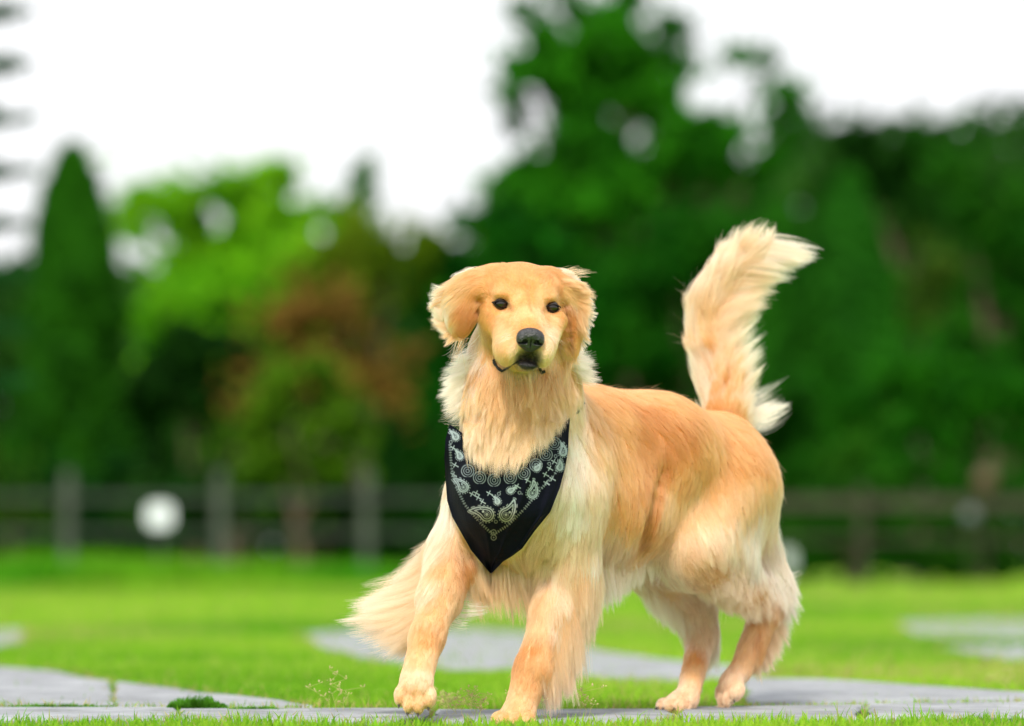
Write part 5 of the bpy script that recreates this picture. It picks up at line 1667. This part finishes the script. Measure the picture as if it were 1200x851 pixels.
# print: paisleys, rings and stitched border, all in cloth coordinates (pixels of a flat cloth)
X_ = PX[..., 0]; Z_ = PX[..., 1]
ink = np.zeros((NB, NB)); tone = np.zeros((NB, NB))
def stroke(mask, val=1.0):
    global ink
    ink = np.maximum(ink, mask * val)
def ringm(cx, cy, r, w): d = np.hypot(X_ - cx, Z_ - cy); return np.clip((w - np.abs(d - r)) / .35 + .5, 0, 1)
def dotm(cx, cy, r): return np.clip((r - np.hypot(X_ - cx, Z_ - cy)) / .35 + .5, 0, 1)
def segm(a, b, w):
    a = np.array(a, float); b = np.array(b, float); q = np.stack([X_, Z_], -1) - a; ab = b - a
    t = np.clip((q @ ab) / (ab @ ab), 0, 1); return np.clip((w - np.linalg.norm(q - t[..., None] * ab, axis=-1)) / .35 + .5, 0, 1)
def teardrop(cx, cy, ang, s):
    """signed distance of a curled paisley drop, head at the origin, tail bending round"""
    c, sn_ = math.cos(ang), math.sin(ang)
    x = ((X_ - cx) * c + (Z_ - cy) * sn_) / s; y = (-(X_ - cx) * sn_ + (Z_ - cy) * c) / s
    d = np.full(X_.shape, 9.)
    for k in range(14):
        t = k / 13; r = 1.0 * (1 - t) ** .8 + .05
        ox = 2.5 * t; oy = -1.2 * t * t
        d = np.minimum(d, np.hypot(x - ox, y - oy) - r)
    return d * s
def paisley(cx, cy, ang, s, flip=False):
    d = teardrop(cx, cy, ang, s)
    for lv, w in ((0.0, .8), (-s * .34, .55)):
        stroke(np.clip((w - np.abs(d - lv)) / .35 + .5, 0, 1))
    stroke(np.clip((.5 - np.abs(d - 2.0)) / .35 + .5, 0, 1) * (np.sin(np.arctan2(Z_ - cy, X_ - cx) * 16) > 0), .8)
    c, sn_ = math.cos(ang), math.sin(ang)
    stroke(dotm(cx, cy, s * .24)); stroke(dotm(cx + c * s * .75, cy + sn_ * s * .75, s * .2)); stroke(ringm(cx, cy, s * .42, .35), .7)
    stroke(dotm(cx + c * s * 1.3, cy + sn_ * s * 1.3 - .1 * s, s * .13))
paisley(570.5, 603, math.radians(218), 7.4)
paisley(593, 603.5, math.radians(-36), 7.2)
paisley(543, 571, math.radians(-115), 5.4)
paisley(624, 578, math.radians(-60), 5.4)
paisley(598, 575, math.radians(-10), 2.6); paisley(583, 588, math.radians(-100), 2.6)
paisley(660, 530, math.radians(-75), 4.0); paisley(656, 548, math.radians(-65), 3.2); paisley(629, 549, math.radians(-30), 2.6)
paisley(534, 512, math.radians(-110), 3.4); paisley(539, 535, math.radians(-100), 3.0)
# medallion half hidden under the hair
for cx, cy in ((579, 563), (598, 560), (562, 560), (614, 555), (548, 552), (628, 545), (640, 533), (650, 520)):
    for r_, w_r in ((2.0, .4), (4.6, .4), (7.2, .5)):
        stroke(ringm(cx, cy, r_, w_r) * (Z_ < cy + 7) * (Z_ > cy - 9), .6)
for (cx, cy) in ((558, 578), (565, 588), (560, 583), (553, 579), (606, 570), (618, 563), (644, 549), (639, 556), (649, 541), (573, 578), (647, 561), (640, 566), (531, 525), (533, 545), (531, 556)):
    stroke(segm((cx - 2.6, cy - 1.4), (cx + 2.6, cy + 1.4), .55)); stroke(segm((cx - 1.4, cy + 2.6), (cx + 1.4, cy - 2.6), .5)); stroke(dotm(cx + 3.6, cy + 2, .8))
for k_ in range(70):
    rr2 = np.random.default_rng(4000 + k_)
    cx, cy = rr2.uniform(526, 662), rr2.uniform(515, 615)
    if cy > 624 - abs(cx - 579) * .9: continue
    if ink[(np.hypot(X_ - cx, Z_ - cy) < 3.6)].sum() > 6: continue
    stroke(ringm(cx, cy, 1.7, .4), .6); stroke(dotm(cx + rr2.uniform(-3, 3), cy + rr2.uniform(-3, 3), .7), .6)
# stitched border of small squares along two lines meeting at the point
def border(pts, step=3.0):
    for a, b in zip(pts[:-1], pts[1:]):
        a = np.array(a, float); b = np.array(b, float); L_ = np.linalg.norm(b - a); n_ = int(L_ / step)
        dn = (b - a) / L_; nn_ = np.array([-dn[1], dn[0]])
        for k in range(n_):
            c = a + dn * (k + .5) * step
            stroke(segm(c - nn_ * 1.2, c + nn_ * 1.2, .55), .62); 
        stroke(segm(a + nn_ * 0, b + nn_ * 0, .3), .35)
border([(527, 520), (529, 548), (534, 570), (545, 592), (562, 612), (578, 627), (596, 615), (614, 597), (634, 573), (650, 556), (660, 535)])
for (cx, cy) in ((578.5, 624), (578.5, 630)): stroke(ringm(cx, cy, 3.0, .5), .6); stroke(dotm(cx, cy, .9), .6)
rn = vnoise(np.c_[X_.ravel(), Z_.ravel(), 0 * X_.ravel()], .9, 77).reshape(NB, NB)
ink = ink * (.65 + .35 * rn)
base_c = np.array([.0025, .0032, .0095]); ink_c = np.array([.38, .44, .50]); ink_w = np.array([.34, .31, .27])
wmix = np.clip((Z_ - 585) / 20, 0, 1)[..., None]
inkc = ink_c * (1 - wmix) + ink_w * wmix
bc_ = base_c * (1 - ink[..., None]) + inkc * ink[..., None]
bi = np.arange(NB * NB).reshape(NB, NB)
Q = np.stack([bi[:-1, :-1], bi[1:, :-1], bi[1:, 1:], bi[:-1, 1:]], -1).reshape(-1, 4)
# the back face of the cloth, one millimetre behind, and the band running round the neck
back = BP + np.array([0, .0012, 0])
rim = np.concatenate([bi[:, 0], bi[-1, 1:], bi[::-1, -1][1:], bi[0, ::-1][1:-1]])
rq = np.stack([rim, np.roll(rim, -1), np.roll(rim, -1) + NB * NB, rim + NB * NB], 1)
allV = np.concatenate([BP.reshape(-1, 3), back.reshape(-1, 3)])
allC = np.concatenate([bc_.reshape(-1, 3), np.tile(base_c, (NB * NB, 1))])
band = mesh_obj("bandana", allV, np.concatenate([Q, Q[:, ::-1] + NB * NB, rq]), m_band, dog, smooth=True, colors=allC)
band['label'] = "black cotton bandana printed with pale paisleys, point hanging over the chest"
# rolled cloth round the back of the neck
ring_c = P(606, 500, 6.56)
pth = []
p0, p1 = BP[2, 0], BP[2, -1]
for k in range(17):
    a = math.pi * k / 16
    q = (p0 + p1) / 2 + (p0 - p1) / 2 * math.cos(a) * 1.0 + np.array([.03, .20, .07]) * math.sin(a)
    dist = sample(q[None])[0]
    q = q + grad(q[None])[0] * (-.001 - dist)
    pth.append(q)
v, f = tube(pth, [.005] * len(pth), 10)
roll = mesh_obj("neckband", v, f, simple_mat("bandana_roll", (.0045, .0055, .012), .85, .2), dog, smooth=True)
